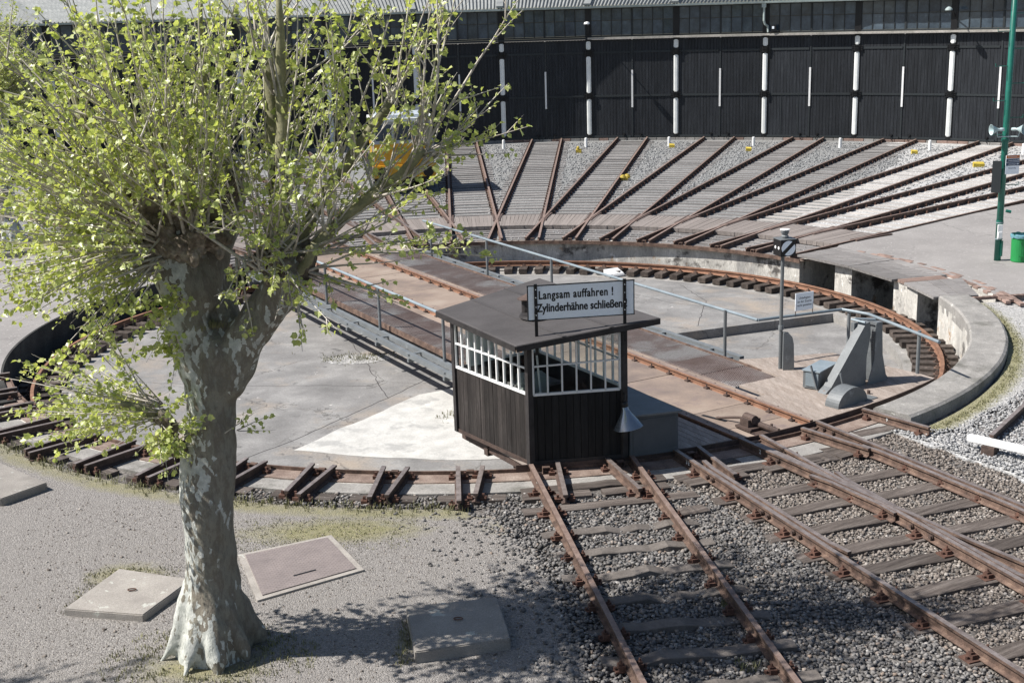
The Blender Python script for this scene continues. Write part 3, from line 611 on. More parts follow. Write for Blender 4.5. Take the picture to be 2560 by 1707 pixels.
# foreground tracks
def clips(parent, p, d, z=-.14, both=True, plate=True):
    d = Vector(d).normalized(); nn = Vector((d.y, -d.x, 0)); rz = math.atan2(d.y, d.x)-pi/2
    m_ = MB()
    m_.box(p+Vector((0, 0, z-.006)), (.40 if plate else .34, .17 if plate else .11, .022), rz)
    for sg in (-1, 1):
        c = p+nn*sg*.095; m_.box(c+Vector((0, 0, z+.03)), (.075, .10, .045), rz); m_.box(c+nn*sg*.012+Vector((0, 0, z+.062)), (.05, .05, .03), rz); m_.tube([c+nn*sg*.01+Vector((0, 0, z+.05)), c+nn*sg*.01+Vector((0, 0, z+.11))], .014, 6)
        c2_ = p+nn*sg*.165; m_.tube([c2_+Vector((0, 0, z)), c2_+Vector((0, 0, z+.035))], .02, 6)
    return m_.build('rail_clip', M_['clip'], parent)
def timber(name, a, b, w, h, m, parent, z, wob=0):
    """hewn sleeper from a to b with slightly uneven edges; top at z"""
    a = Vector(a); b = Vector(b); d = (b-a).normalized(); nn = Vector((d.y, -d.x, 0)); n = 10; vs = []; fs = []; sd_ = rnd.random()*50
    for i in range(n+1):
        p = a.lerp(b, i/n); e = noise.noise(Vector((i*.7, sd_, 0)))
        zz = z+noise.noise(Vector((i*.8, sd_, 5)))*.02*(1+wob*3); e2 = noise.noise(Vector((i*.7, sd_, 9)))
        for x, dz in ((-w/2*(1+.08*e), -h), (-w/2*(1+.08*e), -.008), (-w/2*.88, 0), (w/2*.88, .0), (w/2*(1+.08*e2), -.008), (w/2*(1+.08*e2), -h)):
            q = p+nn*(x+wob*.05*noise.noise(Vector((i*.5, sd_, 2)))); vs.append((q.x, q.y, zz+dz))
    for i in range(n):
        for k in range(6): fs.append((i*6+k, i*6+(k+1) % 6, (i+1)*6+(k+1) % 6, (i+1)*6+k))
    fs += [tuple(range(6)), tuple(range(n*6, n*6+6))[::-1]]
    return MB().add(vs, fs).build(name, m, parent)
# track one (in front of the hut)
t1 = empty('yard_track', P(170.9, RE, -.2), R(9.1), 'brown rusty track running from in front of the black hut into the tree shade', 'railway track')
t1L = [Vector((.75, -9.67, 0)), Vector((1.79, -16.4, 0)), Vector((2.42, -20.5, 0))]; t1R = [Vector((2.285, -9.38, 0)), Vector((3.31, -16.3, 0)), Vector((3.93, -20.4, 0))]
for pts in (t1L, t1R): MB().profile([pts[0]+(pts[1]-pts[0])*i/6 for i in range(6)]+pts[1:], RAILP, RAILM).build('rail', [M_['rust'], M_['railtop2']], t1)
d1 = (t1L[1]-t1L[0]).normalized(); n1 = Vector((-d1.y, d1.x, 0)); n1 = n1 if n1.x > 0 else -n1
c1 = (t1L[0]+t1R[0])/2
for i, s in enumerate([.75, 1.5, 2.35, 3.03, 3.74, 4.44, 5.14, 5.85, 6.55, 7.25, 7.95, 8.65, 9.35]):
    wood = i < 2; c = c1+d1*s; e0, e1 = (1.16, 1.36) if i == 1 else (1.05, 1.1)
    sl = timber('sleeper', c-n1*e0-Vector((0, 0, 0)), c+n1*e1+Vector((0, .12 if wood else 0, 0)), .24 if wood else .2, .12, M_['sleeper'] if wood else M_['csleeper'], t1, -.145 if wood else -.142, 0 if wood else 1)
    for pts in (t1L, t1R):
        q = pts[0]+(pts[1]-pts[0]).normalized()*(s+(.15 if pts is t1L else -.1)); clips(sl, q, d1, plate=wood)
# turnout tracks
t3 = empty('yard_track', P(157.5, RE, -.2), R(22), 'rusty track whose near rail is painted 3 E, joining the turnout', 'railway track')
t2 = empty('yard_track', P(150.8, RE, -.2), R(29), 'rusty track in line with the turntable bridge, its near rail painted 2', 'railway track')
L3 = [Vector((2.98, -9.21, 0)), Vector((5.6, -16.17, 0))]; R3 = [Vector((4.41, -8.64, 0)), Vector((6.41, -14.1, 0))]
L2 = [Vector((4.04, -8.73, 0)), Vector((5.395, -11.33, 0))]; R2 = [Vector((5.44, -8.06, 0)), Vector((7.31, -11.84, 0))]
def ext(a, b, L): return b+(b-a).normalized()*L
MB().profile([L3[0], L3[0].lerp(L3[1], .5), L3[1], ext(*L3, 5)], RAILP, RAILM).build('rail', [M_['rust'], M_['railtop']], t3)
zz_ = Vector((0, 0, -.003))
MB().profile([R3[0]+zz_, R3[0].lerp(R3[1], .5)+zz_, R3[1]+zz_, ext(*R3, 6)+zz_], RAILP, RAILM).build('rail', [M_['rust'], M_['railtop']], t3)
MB().profile([L2[0], L2[1], ext(*L2, 2.0)+Vector((.02, 0, 0)), ext(*L2, 7)+Vector((.25, 0, 0))], RAILP, RAILM).build('rail', [M_['rust'], M_['railtop']], t2)
MB().profile([R2[0], R2[0].lerp(R2[1], .5), R2[1], ext(*R2, 7)+Vector((.1, 0, 0))], RAILP, RAILM).build('rail', [M_['rust'], M_['railtop']], t2)
def par(a, b, off): d = (b-a).normalized(); nn = Vector((-d.y, d.x, 0)); nn = nn if nn.x > 0 else -nn; return a+nn*off, b+nn*off
def check(t, ln, s0, s1, off, fl=.05):
    d = (ln[1]-ln[0]).normalized(); a, b = par(ln[0]+d*s0, ln[0]+d*s1, off); f0, f1 = par(ln[0]+d*(s0-.35), ln[0]+d*(s1+.35), off+fl)
    check.n = getattr(check, 'n', 0)+1; zc = Vector((0, 0, -.004-.0015*check.n))
    MB().profile([f0+zc, a+zc, b+zc, f1+zc], RAILP, RAILM).build('check_rail', [M_['rust'], M_['railtop']], t)
check(t3, L3, .95, 3.9, .115); check(t2, R2, 1.6, 4.2, -.115, -.05)
check(t2, L2, 2.2, 3.2, -.085, -.05); check(t3, R3, 2.2, 3.3, .085, .05)
check(t3, R3, 4.0, 5.6, .10, .05); check(t2, L2, .7, 2.4, .09, -.0)
lefts = [(2.88, -10.07), (3.3, -11.0), (3.60, -11.64), (3.78, -12.31), (4.04, -12.96), (4.31, -13.51), (4.55, -14.22), (4.84, -14.89), (5.17, -15.63), (5.45, -16.35), (5.7, -17.0)]
dd3 = (L3[1]-L3[0]).normalized(); dd2 = (R2[1]-R2[0]).normalized()
def hit(p, ang, ln):
    d = Vector((cos(ang), sin(ang), 0)); e = (ln[1]-ln[0]); den = d.x*e.y-d.y*e.x; w = ln[0]-p
    return p+d*((w.x*e.y-w.y*e.x)/den)
for i, (x, y) in enumerate(lefts):
    ang = R(18.5-.0*i); a = Vector((x, y, 0)); h2 = hit(a, ang, R2); L = (h2-a).length+.38
    sl = timber('sleeper', a, a+Vector((cos(ang), sin(ang), 0))*L, .27, .13, M_['sleeper'], t2, -.15)
    for ln in (L3, R3, L2, R2):
        q = hit(a, ang, ln); d = (ln[1]-ln[0])
        if ln is L2 and y < -11.5 or ln is R3 and -11.6 < y < -10.6: continue
        clips(sl, q, d)
for p0, p1 in (((2.75, -11.35), (3.15, -11.2)), ((3.35, -9.6), (3.9, -9.35)), ((5.3, -9.1), (6.1, -8.75)), ((4.9, -9.55), (5.4, -9.35)), ((6.0, -8.35), (6.9, -7.95))):
    timber('short_timber', Vector((*p0, 0)), Vector((*p1, 0)), .25, .1, M_['sleeper'], t2, -.145)
# fishbolts on rails
def bolts(t, ln, ss, side):
    d = (ln[1]-ln[0]).normalized(); nn = Vector((-d.y, d.x, 0)); nn = nn if nn.x > 0 else -nn
    for s in ss:
        p = ln[0]+d*s+nn*side*WEB+Vector((0, 0, -.082)); MB().tube([p, p+nn*side*.055], .026, 8).tube([p+nn*side*.02, p+nn*side*.028], .034, 8).build('bolt', M_['darksteel'], t)
bolts(t3, L3, (1.05, 1.2, 1.75, 1.9, 2.55, 2.7, 3.3, 3.45), -1); bolts(t2, L2, (1.0, 2.3, 2.9), -1)
bolts(t2, R2, (.2, .42, 1.95, 2.2, 2.95, 3.2, 3.75, 4.0), -1); bolts(t3, R3, (2.7, 2.85, 3.4, 3.8, 4.2), -1)
# numbers painted on the webs
def web_text(t, ln, s, txt, size):
    d = (ln[1]-ln[0]).normalized(); nn = Vector((d.y, -d.x, 0)); nn = nn if nn.x < 0 else -nn
    me = text_mesh(txt, size, .001, .85, bold=.0015); me.materials.append(M_['whiteold'])
    put('painted_mark', me, t, face_mw(ln[0]+d*s+nn*(WEB+.003)+Vector((0, 0, -.08)), d, (0, 0, 1)))
web_text(t3, L3, .42, '3 E', .10); web_text(t2, L2, .55, '2', .10)
web_text(t1, t1L, .55, 'N', .07); web_text(t9_[0], t9_[1], .5, '9', .085)
# far right rail and white beam
rt = empty('siding_rail', (8.3, -8.5, -.2), 0, 'short dark rail lying in pale gravel behind the white beam', 'rail')
MB().profile([Vector((7.92, -9.0, 0)), Vector((9.05, -7.48, 0)), Vector((10.6, -5.4, 0))], RAILP, RAILM).build('rail', [M_['darksteel'], M_['railtop']], rt)
MB().profile([Vector((9.35, -9.9, 0)), Vector((10.6, -8.2, 0)), Vector((11.8, -6.6, 0))], RAILP, RAILM).build('rail', [M_['darksteel'], M_['railtop']], rt)
for s in (.5, 1.15, 1.8, 2.45): q = Vector((8.0, -8.9, 0))+Vector((.598, .8, 0))*s; timber('sleeper', q+Vector((-.3, .25, 0)), q+Vector((2.0, -1.4, 0)), .25, .1, M_['fansleeper'], rt, -.15)
wbm = empty('white_beam', (7.9, -9.5, -.2), 0, 'long white painted beam lying across the rail in pale gravel', 'beam')
MB().beam((7.5, -9.17, .08), (8.9, -10.6, .08), .11, .09).build('beam', M_['whitep'], wbm)
for q in ((7.75, -9.42, 0), (8.6, -10.3, 0)): MB().box((q[0], q[1], -.11), (.2, .2, .18), .8).build('support', M_['darksteel'], wbm)
# ---------------------------------------------------------------- roundhouse
rh = empty('roundhouse', P(3.9, RW, -.2), 0, 'long curved black timber engine shed with white posts, a window band and corrugated roof', 'roundhouse')
pane_m = MB().box((0, 0, 0), (.5, .012, .70)).mesh('pane', M_['darkglass'])
chord = 2*RW*sin(R(DE)/2)
for k in range(-9, 8):
    th = TH0+k*DE; d = P(th, 1); nn = Vector((d.y, -d.x, 0)); rz = -R(th); apo = RW*cos(R(DE)/2)
    def C(x, out, z, d=d, nn=nn, apo=apo): return d*(apo+out)+nn*x+Vector((0, 0, z))
    # door leaves
    for s in (-1, 1):
        m = MB(); nb_ = 13; w = (chord/2-.16)/nb_
        for j in range(nb_):
            x = s*(.03+w*(j+.5)); m.box(C(x, .0+rnd.uniform(-.004, .004), 2.40), (w-.012, .05, 4.86), rz)
        m.box(C(s*(chord/4), .05, 2.4), (chord/2-.16, .03, 4.8), rz)
        dr = m.build('door', M_['doorblack'], rh)
        for z in (.03, 2.06, 4.2):
            MB().box(C(s*(chord/4-.02), -.04, z), (chord/2-.2, .03, .10), rz).build('door_band', M_['steelframe'], dr)
        for z in (2.06, 4.2):
            h = MB(); 
            for q in range(3): h.box(C(s*(chord/2-.13), -.075, z-.09+.09*q), (.26, .05, .04), rz)
            h.tube([C(s*(chord/2-.13), -.09, z-.14), C(s*(chord/2-.13), -.09, z+.14)], .03, 6); h.build('hinge', M_['black'], dr)
        MB().tube([C(s*.42, -.05, .12), C(s*.42, -.16, .1), C(s*.36, -.18, -.1)], .018, 5).box(C(s*.42, -.06, .14), (.08, .05, .1), rz).build('door_stop', M_['black'], dr)
    MB().box(C(.0, -.045, 2.40), (.085, .05, 1.84), rz).build('meeting_strip', M_['whitep'], rh)
    MB().box(C(.0, -.035, 2.4), (.07, .03, 4.8), rz).build('door_edge', M_['steelframe'], rh)
    if k in (0, 3, 6):
        wx = -.95 if k == 3 else .9
        MB().box(C(wx-.42, -.032, 1.0), (.03, .015, 2.0), rz).box(C(wx+.42, -.032, 1.0), (.03, .015, 2.0), rz).box(C(wx, -.032, 1.99), (.84, .015, .03), rz).build('wicket_door', M_['steelframe'], rh)
    # sill stones
    m = rnd.random()
    nbk = 9
    for j in range(nbk):
        x = -chord/2+chord*(j+.5)/nbk
        if abs(abs(x)-.75) < .12: x += .1
        MB().box(C(x, -.02, -.12), (chord/nbk-.03, .24, .13), rz).build('sill_stone', M_['brick'] if rnd.random() < (.25 if k < 4 else .55) else M_['ledge'], rh)
    # window band
    wz0, wz1 = 4.99, 6.36
    win = MB().box(C(0, -.0, wz0), (chord, .10, .07), rz).box(C(0, -.0, 5.75), (chord, .06, .035), rz).box(C(0, 0, wz1), (chord, .12, .10), rz)
    for j in range(9):
        x = -chord/2+.14+(chord-.28)*j/8; win.box(C(x, -.0, (wz0+wz1)/2), (.09 if j == 4 else .035, .06, wz1-wz0), rz)
    win = win.build('window', M_['steelframe'], rh)
    pw = (chord-.28)/8
    for j in range(8):
        for q, (z, hgt) in enumerate(((5.385, .70), (6.05, .56))):
            mw = MW(C(-chord/2+.14+pw*(j+.5), .01, z), rz+rnd.uniform(-.012, .012), rnd.uniform(-.012, .012)) @ Matrix.Diagonal(((pw-.035)/.5, 1, hgt/.70, 1))
            put('pane', pane_m, win, mw)
    MB().box(C(0, -.10, 4.90), (chord+.02, .34 if k > 0 else .16, .09), rz).build('ledge', M_['cornice'] if k > 0 else M_['steelframe'], rh)
    # roof sheets
    vs = []; fs = []; nc = 8*25; x0, x1 = -chord/2-.02, chord/2+.02; outs = (-.42, 0, 8, 20); 
    for j in range(nc+1):
        t = j/nc; ph = t*25*2*pi; zz = .045*cos(ph)
        for oi_, oo in enumerate(outs):
            wd = (apo+oo)/apo; v = C((x0+(x1-x0)*t)*wd, oo, 6.47+(oo+.42)*.15+zz); vs.append(v)
    for j in range(nc):
        for q in range(3): a = j*4+q; fs.append((a, a+1, a+5, a+4))
    MB().add(vs, fs).build('roof_sheet', M_['roofsheet'], rh)
    MB().beam(C(-chord/2, -.44, 6.60), C(-chord/2*(apo+20)/apo, 20, 6.47+20.4*.15+.12), .34, .1).build('roof_verge', M_['roofsheet'], rh)
    g0, g1 = C(-chord/2, -.48, 6.43), C(chord/2, -.48, 6.43)
    MB().profile([g0, g1], [(-.07, .03), (-.05, -.05), (0, -.075), (.05, -.05), (.07, .03), (.05, .03), (.035, -.03), (0, -.05), (-.035, -.03), (-.05, .03)]).build('gutter', M_['gutter'], rh)
    # posts
    th2 = th-DE/2; d2 = P(th2, 1); rz2 = -R(th2)
    def Q(o_, z, x=0, d2=d2): return d2*(RW+o_)+Vector((d2.y, -d2.x, 0))*x+Vector((0, 0, z))
    MB().box(Q(.04, 3.05), (.30, .2, 6.7), rz2).build('post', M_['black'], rh)
    for z0, z1 in ((.14, 1.92), (2.22, 4.02), (4.36, 4.76)):
        m = MB(); w, dp = .23, .11; zs = ((z0, .6), (z0+.05, 1), (z1-.05, 1), (z1, .55))
        m2 = []
        for z, q in zs:
            for x, y in ((-1, 1), (-1, -.4), (-.45, -1), (.45, -1), (1, -.4), (1, 1)): m2.append(Q(-.06+y*dp*.5, z, x*w/2*q))
        fs = []
        for i in range(3):
            for q in range(6): fs.append((i*6+q, i*6+(q+1) % 6, (i+1)*6+(q+1) % 6, (i+1)*6+q))
        fs += [tuple(range(6)), tuple(range(18, 24))]
        m.add(m2, fs).build('post_casing', M_['whiteold'], rh)
    for z in (2.07, 4.19):
        m = MB()
        for q in range(4): m.box(Q(-.10, z-.11+.07*q, rnd.uniform(-.02, .02)), (.2, .12, .035), rz2)
        m.build('post_clamp', M_['black'], rh)
    if k > -7:
        b = MB().lathe([(.075, -.12), (.07, .30), (.055, .34), (.0, .35)], 10, tuple(P(th2, 35.3, -.06)))
        o = b.build('white_bollard', M_['whitep']); nm = {0: 'between'}
        j = k-0
        tag(o, 'thin white bollard at the foot of the %s shed post %s of the yellow shunter' % ((W_+['tenth'])[max(1, k+2) if k > -2 else -k-1], 'right' if k >= -1 else 'left'), 'bollard', 'white bollards before the shed posts')
# fittings on the shed
def Qp(k, o_, z, x=0):
    d2 = P(TH0+(k+.5)*DE, 1); return d2*(RW+o_)+Vector((d2.y, -d2.x, 0))*x+Vector((0, 0, z))
dp = MB().tube([Qp(2, -.35, 6.32, -.05), Qp(2, -.35, 5.55, -.05), Qp(2, -.3, 5.38, 0), Qp(2, -.2, 5.28, .12), Qp(2, -.2, 5.0, .14)], .055, 8).box(Qp(2, -.38, 6.28, -.05), (.2, .18, .22), -R(TH0+2.5*DE))
dp.build('downpipe', M_['gutter'], rh)
for kk, z in ((0, 5.62), (4, 5.75)):
    lm = empty('shed_lamp', Qp(kk, -.1, z), 0, ('small white domed lamp on a black bracket in the shed window band' if kk == 0 else 'grey lamp on a long curved arm high on the shed'), 'lamp', 'lamps on the engine shed')
    if kk == 0:
        MB().box(Qp(kk, -.12, z-.25), (.12, .1, .5)).build('bracket', M_['black'], lm)
        MB().lathe([(.15, -.02), (.15, .0), (.12, .07), (.0, .10)], 12, tuple(Qp(kk, -1.0, z+.02))).tube([Qp(kk, -.1, z-.05), Qp(kk, -.6, z+.05), Qp(kk, -1.0, z+.04)], .03, 6).build('lamp_shade', M_['whitep'], lm)
    else:
        MB().tube([Qp(kk, -.1, z-.2), Qp(kk, -.5, z+.15), Qp(kk, -1.0, z+.2)], .03, 6).build('bracket', M_['black'], lm)
        MB().lathe([(.17, -.03), (.15, .04), (.05, .12), (.0, .13)], 14, tuple(Qp(kk, -1.1, z+.12))).build('lamp_shade', M_['gutter'], lm)
bt = empty('flood_lamp', Qp(2, -.2, 5.3, .45), 0, 'small black floodlight beside the shed downpipe', 'floodlight')
MB().box(Qp(2, -.3, 5.22, .42), (.22, .16, .26), -.3).build('housing', M_['black'], bt); MB().box(Qp(2, -.2, 5.02, .42), (.5, .2, .06), -.3).build('bracket', M_['black'], bt)
MB().box(Qp(2, -.39, 5.22, .40), (.1, .02, .12), -.3).build('lens', M_['signw'], bt)
# yellow stones between the tracks
yl = [((3.92, 32.66), 'yellow marker block with a knob in the gravel left of the straight shed tracks', 1), ((5.14, 22.54), 'lumpy yellow marker block tucked against a rail halfway to the shed', 2), ((8.44, 33.72), 'yellow marker block at the foot of a white bollard', 0),
      ((11.66, 31.29), 'yellow marker block alone in grey gravel near the sixth shed bay', 0), ((18.34, 28.26), 'small yellow marker block at the edge of the pale ballast', 0), ((19.41, 23.42), 'larger yellow marker block in white ballast beside the green pole', 3)]
for (x, y), lab, kd in yl:
    m = MB().prism([(x-.13, y-.08), (x+.13, y-.1), (x+.14, y+.08), (x-.11, y+.1)], -.18, 0, ztop=[-.03, -.05, .0, .02]) if kd != 3 else MB().prism([(x-.24, y-.12), (x+.2, y-.14), (x+.22, y+.12), (x-.2, y+.13)], -.18, 0, ztop=[-.02, -.04, .02, .03])
    if kd == 1: m.lathe([(.05, 0), (.07, .05), (.07, .11), (.04, .16), (0, .17)], 8, (x-.02, y, -.02))
    if kd == 2: m.lathe([(.1, 0), (.14, .08), (.08, .17), (0, .19)], 8, (x-.05, y, -.12)).lathe([(.1, 0), (.13, .07), (.07, .16), (0, .18)], 8, (x+.12, y+.05, -.08))
    tag(m.build('marker_block', M_['yellow']), lab, 'marker block', 'yellow marker blocks between the tracks')

# ---------------------------------------------------------------- yellow shunter on the third-last track
th = TH0-2*DE; dl = P(th, 1); nl = Vector((dl.y, -dl.x, 0)); lrz = -R(th)
lo = empty('shunting_locomotive', P(th, 22.5, 0), 0, 'small yellow shunting locomotive with a grey cab, half hidden behind the tree twigs', 'locomotive')
def Lc(x, out, z): return dl*(20.9+out)+nl*x+Vector((0, 0, z))
def lbox(nm, x, out, z, sx, sy, sz, m, par=lo): return MB().box(Lc(x, out, z), (sx, sy, sz), lrz).build(nm, m, par)
lbox('frame', 0, 2.6, .62, 2.3, 5.2, .5, M_['black']); lbox('buffer_beam', 0, -.06, .70, 2.35, .12, .42, M_['loco'])
lbox('footboard', 0, .1, .93, 2.4, .35, .05, M_['loco'])
for s in (-1, 1):
    MB().tube([Lc(.85*s, -.12, .72), Lc(.85*s, -.42, .72)], .07, 10).tube([Lc(.85*s, -.42, .72), Lc(.85*s, -.47, .72)], .2, 16).build('buffer', M_['black'], lo)
    for o_ in (.9, 3.9):
        c = Lc(.75*s, o_, .36); MB().tube([c-nl*.06, c+nl*.06], .36, 24).build('wheel', M_['darksteel'], lo)
    MB().lathe([(.07, 0), (.09, .04), (0, .045)], 12, (0, 0, 0), mat_=Matrix.Translation(Lc(.8*s, .02, 1.2)) @ Matrix.Rotation(lrz, 4, 'Z') @ Matrix.Rotation(R(90), 4, 'X')).build('headlight', M_['signw'], lo)
    MB().tube([Lc(1.12*s, .1, .95), Lc(1.12*s, .1, 1.85), Lc(1.12*s, .9, 1.85), Lc(1.12*s, .9, .95)], .02, 6).build('grab_rail', M_['locogrey'], lo)
    MB().box(Lc(1.05*s, 0.3, .3), (.3, .3, .05), lrz).box(Lc(1.05*s, .3, .6), (.3, .3, .05), lrz).build('step', M_['black'], lo)
hd = lbox('engine_hood', -.25, 3.6, 1.45, 1.5, 2.9, 1.0, M_['loco'])
g = MB()
for j in range(9): g.box(Lc(-1.01, 2.6+j*.2, 1.4), (.03, .1, .7), lrz)
g.build('grille', M_['yellow'], hd)
lbox('hood_top', -.25, 3.6, 1.98, 1.56, 2.96, .06, M_['loco'])
lbox('cab_body', 0, 1.1, 1.35, 2.2, 2.0, .8, M_['loco'])
g = MB()
for j in range(12): g.box(Lc(-.35+j*.07, .08, 1.25), (.03, .03, .5), lrz)
g.build('front_grille', M_['darksteel'], lo)
MB().box(Lc(0, .07, 1.25), (2.2, .04, .6), lrz).build('front_panel', M_['loco'], lo)
cabm = MB().box(Lc(0, .12, 1.8), (2.2, .06, .12), lrz).box(Lc(0, .12, 2.52), (2.2, .06, .12), lrz)
for x in (-1.07, -.38, .38, 1.07): cabm.box(Lc(x, .12, 2.16), (.09, .06, .66), lrz)
for s in (-1, 1): 
    cabm.box(Lc(1.08*s, 1.1, 1.8), (.05, 2.0, .12), lrz).box(Lc(1.08*s, 1.1, 2.52), (.05, 2.0, .12), lrz)
    for o_ in (.8, 1.5, 2.07): cabm.box(Lc(1.08*s, o_, 2.16), (.05, .08, .66), lrz)
cabm.box(Lc(0, 2.08, 2.16), (2.2, .05, .8), lrz)
cabm.build('cab_frame', M_['locogrey'], lo)
for x in (-.725, 0, .725): lbox('cab_window', x, .13, 2.16, .6, .015, .62, M_['darkglass'])
MB().prism([tuple(Lc(x, y, 0)[:2]) for x, y in ((-1.2, -.1), (1.2, -.1), (1.2, 2.3), (-1.2, 2.3))], 2.58, 2.68).build('cab_roof', M_['whiteold'], lo)
MB().box(Lc(0, 1.1, 2.74), (1.9, 2.0, .12), lrz).box(Lc(.2, .5, 2.86), (.3, .3, .2), lrz).build('roof_hatch', M_['locogrey'], lo)
MB().tube([Lc(-.9, 2.6, 2.0), Lc(-.9, 2.6, 2.75)], .06, 10).build('exhaust_pipe', M_['darksteel'], lo)

# ---------------------------------------------------------------- turntable bridge
br = empty('turntable_bridge', (0, 0, -1.0), 0, 'turntable bridge with rusty centre plates, mesh walkways and grey handrails', 'turntable bridge')
brz = math.atan2(D_.y, D_.x)-pi/2      # local y along the bridge
def bq(nm, t0, t1, n0, n1, z0, z1, m, par=br, ends=None):
    return MB().prism([tuple(B(t, n)[:2]) for t, n in ((t0, n0), (t1, n0), (t1, n1), (t0, n1))], z0, z1).build(nm, m, par)
def circ(n, rr=9.63): q = rr+(.0175*n*n if n > 0 else 0); return math.sqrt(q*q-n*n)
for s in (-1, 1):
    pts = [B(-circ(.75), .75*s), B(0, .75*s), B(circ(.75)+.0, .75*s)]
    MB().profile(pts, RAILP, RAILM).build('rail', [M_['rust_red'], M_['railtop2']], br)
    for j in range(34):
        t = -9.3+j*.562
        for sg in (-1, 1):
            c = B(t, .75*s+sg*.095); MB().box(c+Vector((0, 0, -.085)), (.08, .09, .035), brz).tube([c+Vector((0, 0, -.08)), c+Vector((0, 0, -.02))], .014, 6).build('rail_clip', M_['darksteel'], br)
ts = [-9.55, -8.1, -5.9, -3.6, -1.3, 1.0, 3.4, 5.9, 8.05, 9.0]
for a, b in zip(ts, ts[1:]): bq('deck_plate', a+.008, b-.008, -.66, .66, -.11, -.095+rnd.uniform(-.002, .002), M_['plate'])
# open slot plates at the near end with the locking gear
bq('deck_plate', 9.008, 9.56, -.66, -.32, -.11, -.096, M_['plate']); bq('deck_plate', 9.008, 9.56, .2, .66, -.11, -.096, M_['plate']); bq('deck_plate', 9.3, 9.56, -.32, .2, -.125, -.11, M_['darksteel'])
for s in (-1, 1):
    for a, b in zip(ts, ts[1:]+[9.5]):
        bq('side_plate', a+.008, b-.008, .845*s, 1.08*s, -.11, -.096, M_['plate'])
    for j in range(16):
        t0 = -8.4+j*.98; t1 = t0+.965
        if s < 0 and t1 > 6.3 or s > 0 and t1 > 7.4: continue
        m = MB(); zt = -.075+rnd.uniform(-.004, .004)
        x0, x1 = (1.09, 2.12) if s > 0 else (-2.12, -1.09)
        for q in range(22): tt = t0+.02+(t1-t0-.04)*q/21; m.beam(B(tt, x0, zt), B(tt, x1, zt), .008, .03)
        for q in range(20): xx = x0+.01+(x1-x0-.02)*q/19; m.beam(B(t0, xx, zt-.002), B(t1, xx, zt-.002), .012, .022)
        m.build('grating', M_['grate'], br)
    bq('edge_angle', -8.5, 7.2 if s > 0 else 6.4, 2.13*s, 2.17*s, -.16, -.05, M_['rust'])
    # girders below
    bq('main_girder', -9.2, 9.2, .62*s, .88*s, -.62, -.15, M_['darksteel']); bq('girder_flange', -9.2, 9.2, .5*s, 1.0*s, -.66, -.62, M_['darksteel'])
    for n_, w, z in ((2.36, .09, -.12), (2.62, .11, -.13)):
        bq('side_channel', -8.6, 6.5 if s < 0 else 5.6, s*(n_-w/2), s*(n_+w/2), z-.10, z, M_['grey'])
    tt = -8.2
    while tt < 6.4:
        bq('channel_tie', tt-.04, tt+.04, min(s*2.3, s*2.7), max(s*2.3, s*2.7), -.16, -.135, M_['grey'])
        MB().beam(B(tt, s*.9, -.26), B(tt, s*2.7, -.24), .07, .07).build('cross_bracket', M_['grey'], br); tt += 1.62
for j in range(12): 
    t = -8.8+j*1.6; bq('cross_girder', t-.05, t+.05, -.62, .62, -.5, -.2, M_['darksteel'])
MB().lathe([(.9, -.92), (.9, -.75), (.5, -.7), (.45, -.5)], 24).build('centre_pivot', M_['darksteel'], br)
for t in (-8.9, 8.9):
    for n_ in (-.9, .9, -3.2, 3.2):
        if abs(n_) > 2 and t < 0: continue
        c = B(math.copysign(math.sqrt(9.40**2-n_**2), t), n_, -.63+.24); dd = Vector((c.x, c.y, 0)).normalized(); MB().tube([c-dd*.06, c+dd*.06], .24, 20).build('wheel', M_['rust'], br)
# far end boards
for s in (-1, 1):
    for j in range(10):
        n0 = s*(1.1+j*.13); bq('deck_board', -circ(abs(n0)+.13, 9.6), -8.42, min(n0, n0+s*.12), max(n0, n0+s*.12), -.10, -.055+rnd.uniform(-.004, .004), M_['deckwood'])
# near right wooden platform; boards run along the bridge
def plat_t0(n_):   # start of platform at cross position n
    if n_ < 2.15: return 7.33
    pts = [(2.15, 6.0), (3.13, 6.39), (3.97, 6.69), (4.1, 7.8), (4.27, 8.98)]
    for (a, ta), (b, tb) in zip(pts, pts[1:]):
        if a <= n_ <= b: return ta+(tb-ta)*(n_-a)/(b-a)
    return 9.0
w = .135; n_ = .86
while n_ < 4.2:
    n1_ = n_+w-.008; zz = rnd.uniform(-.003, .003)-.03
    if n_ > 1.05 or True:
        t00, t01 = (plat_t0(n_), plat_t0(n1_)) if n_ > 1.08 else (8.05, 8.05)
        MB().prism([tuple(B(t, q)[:2]) for t, q in ((t00, n_), (circ(n_), n_), (circ(n1_), n1_), (t01, n1_))], zz-.05, zz).build('deck_board', M_['deckwood'], br)
    n_ += w
n_ = -.85
while n_ > -4.0:
    n1_ = n_-w+.008; zz = rnd.uniform(-.003, .003)-.035; t00 = 6.45 if n_ < -1.08 else 8.05
    MB().prism([tuple(B(t, q)[:2]) for t, q in ((t00, n_), (circ(n_, 9.60), n_), (circ(n1_, 9.60), n1_), (t00, n1_))], zz-.05, zz).build('deck_board', M_['deckwood'], br); n_ -= w
pts = [B(circ(-4.25+8.45*i/24, 9.64), -4.25+8.45*i/24, -.03) for i in range(25)]
MB().profile(pts, [(-.008, 0), (.008, 0), (.008, -.3), (-.008, -.3)]).build('end_apron', M_['darksteel'], br)
MB().beam(B(6.6, -4.05, -.09), B(8.6, -4.0, -.09), .10, .12).beam(B(6.5, -2.9, -.09), B(9.0, -2.9, -.09), .12, .2).beam(B(6.7, -4.0, -.09), B(6.7, -1.0, -.09), .12, .14).build('platform_beam', M_['darksteel'], br)
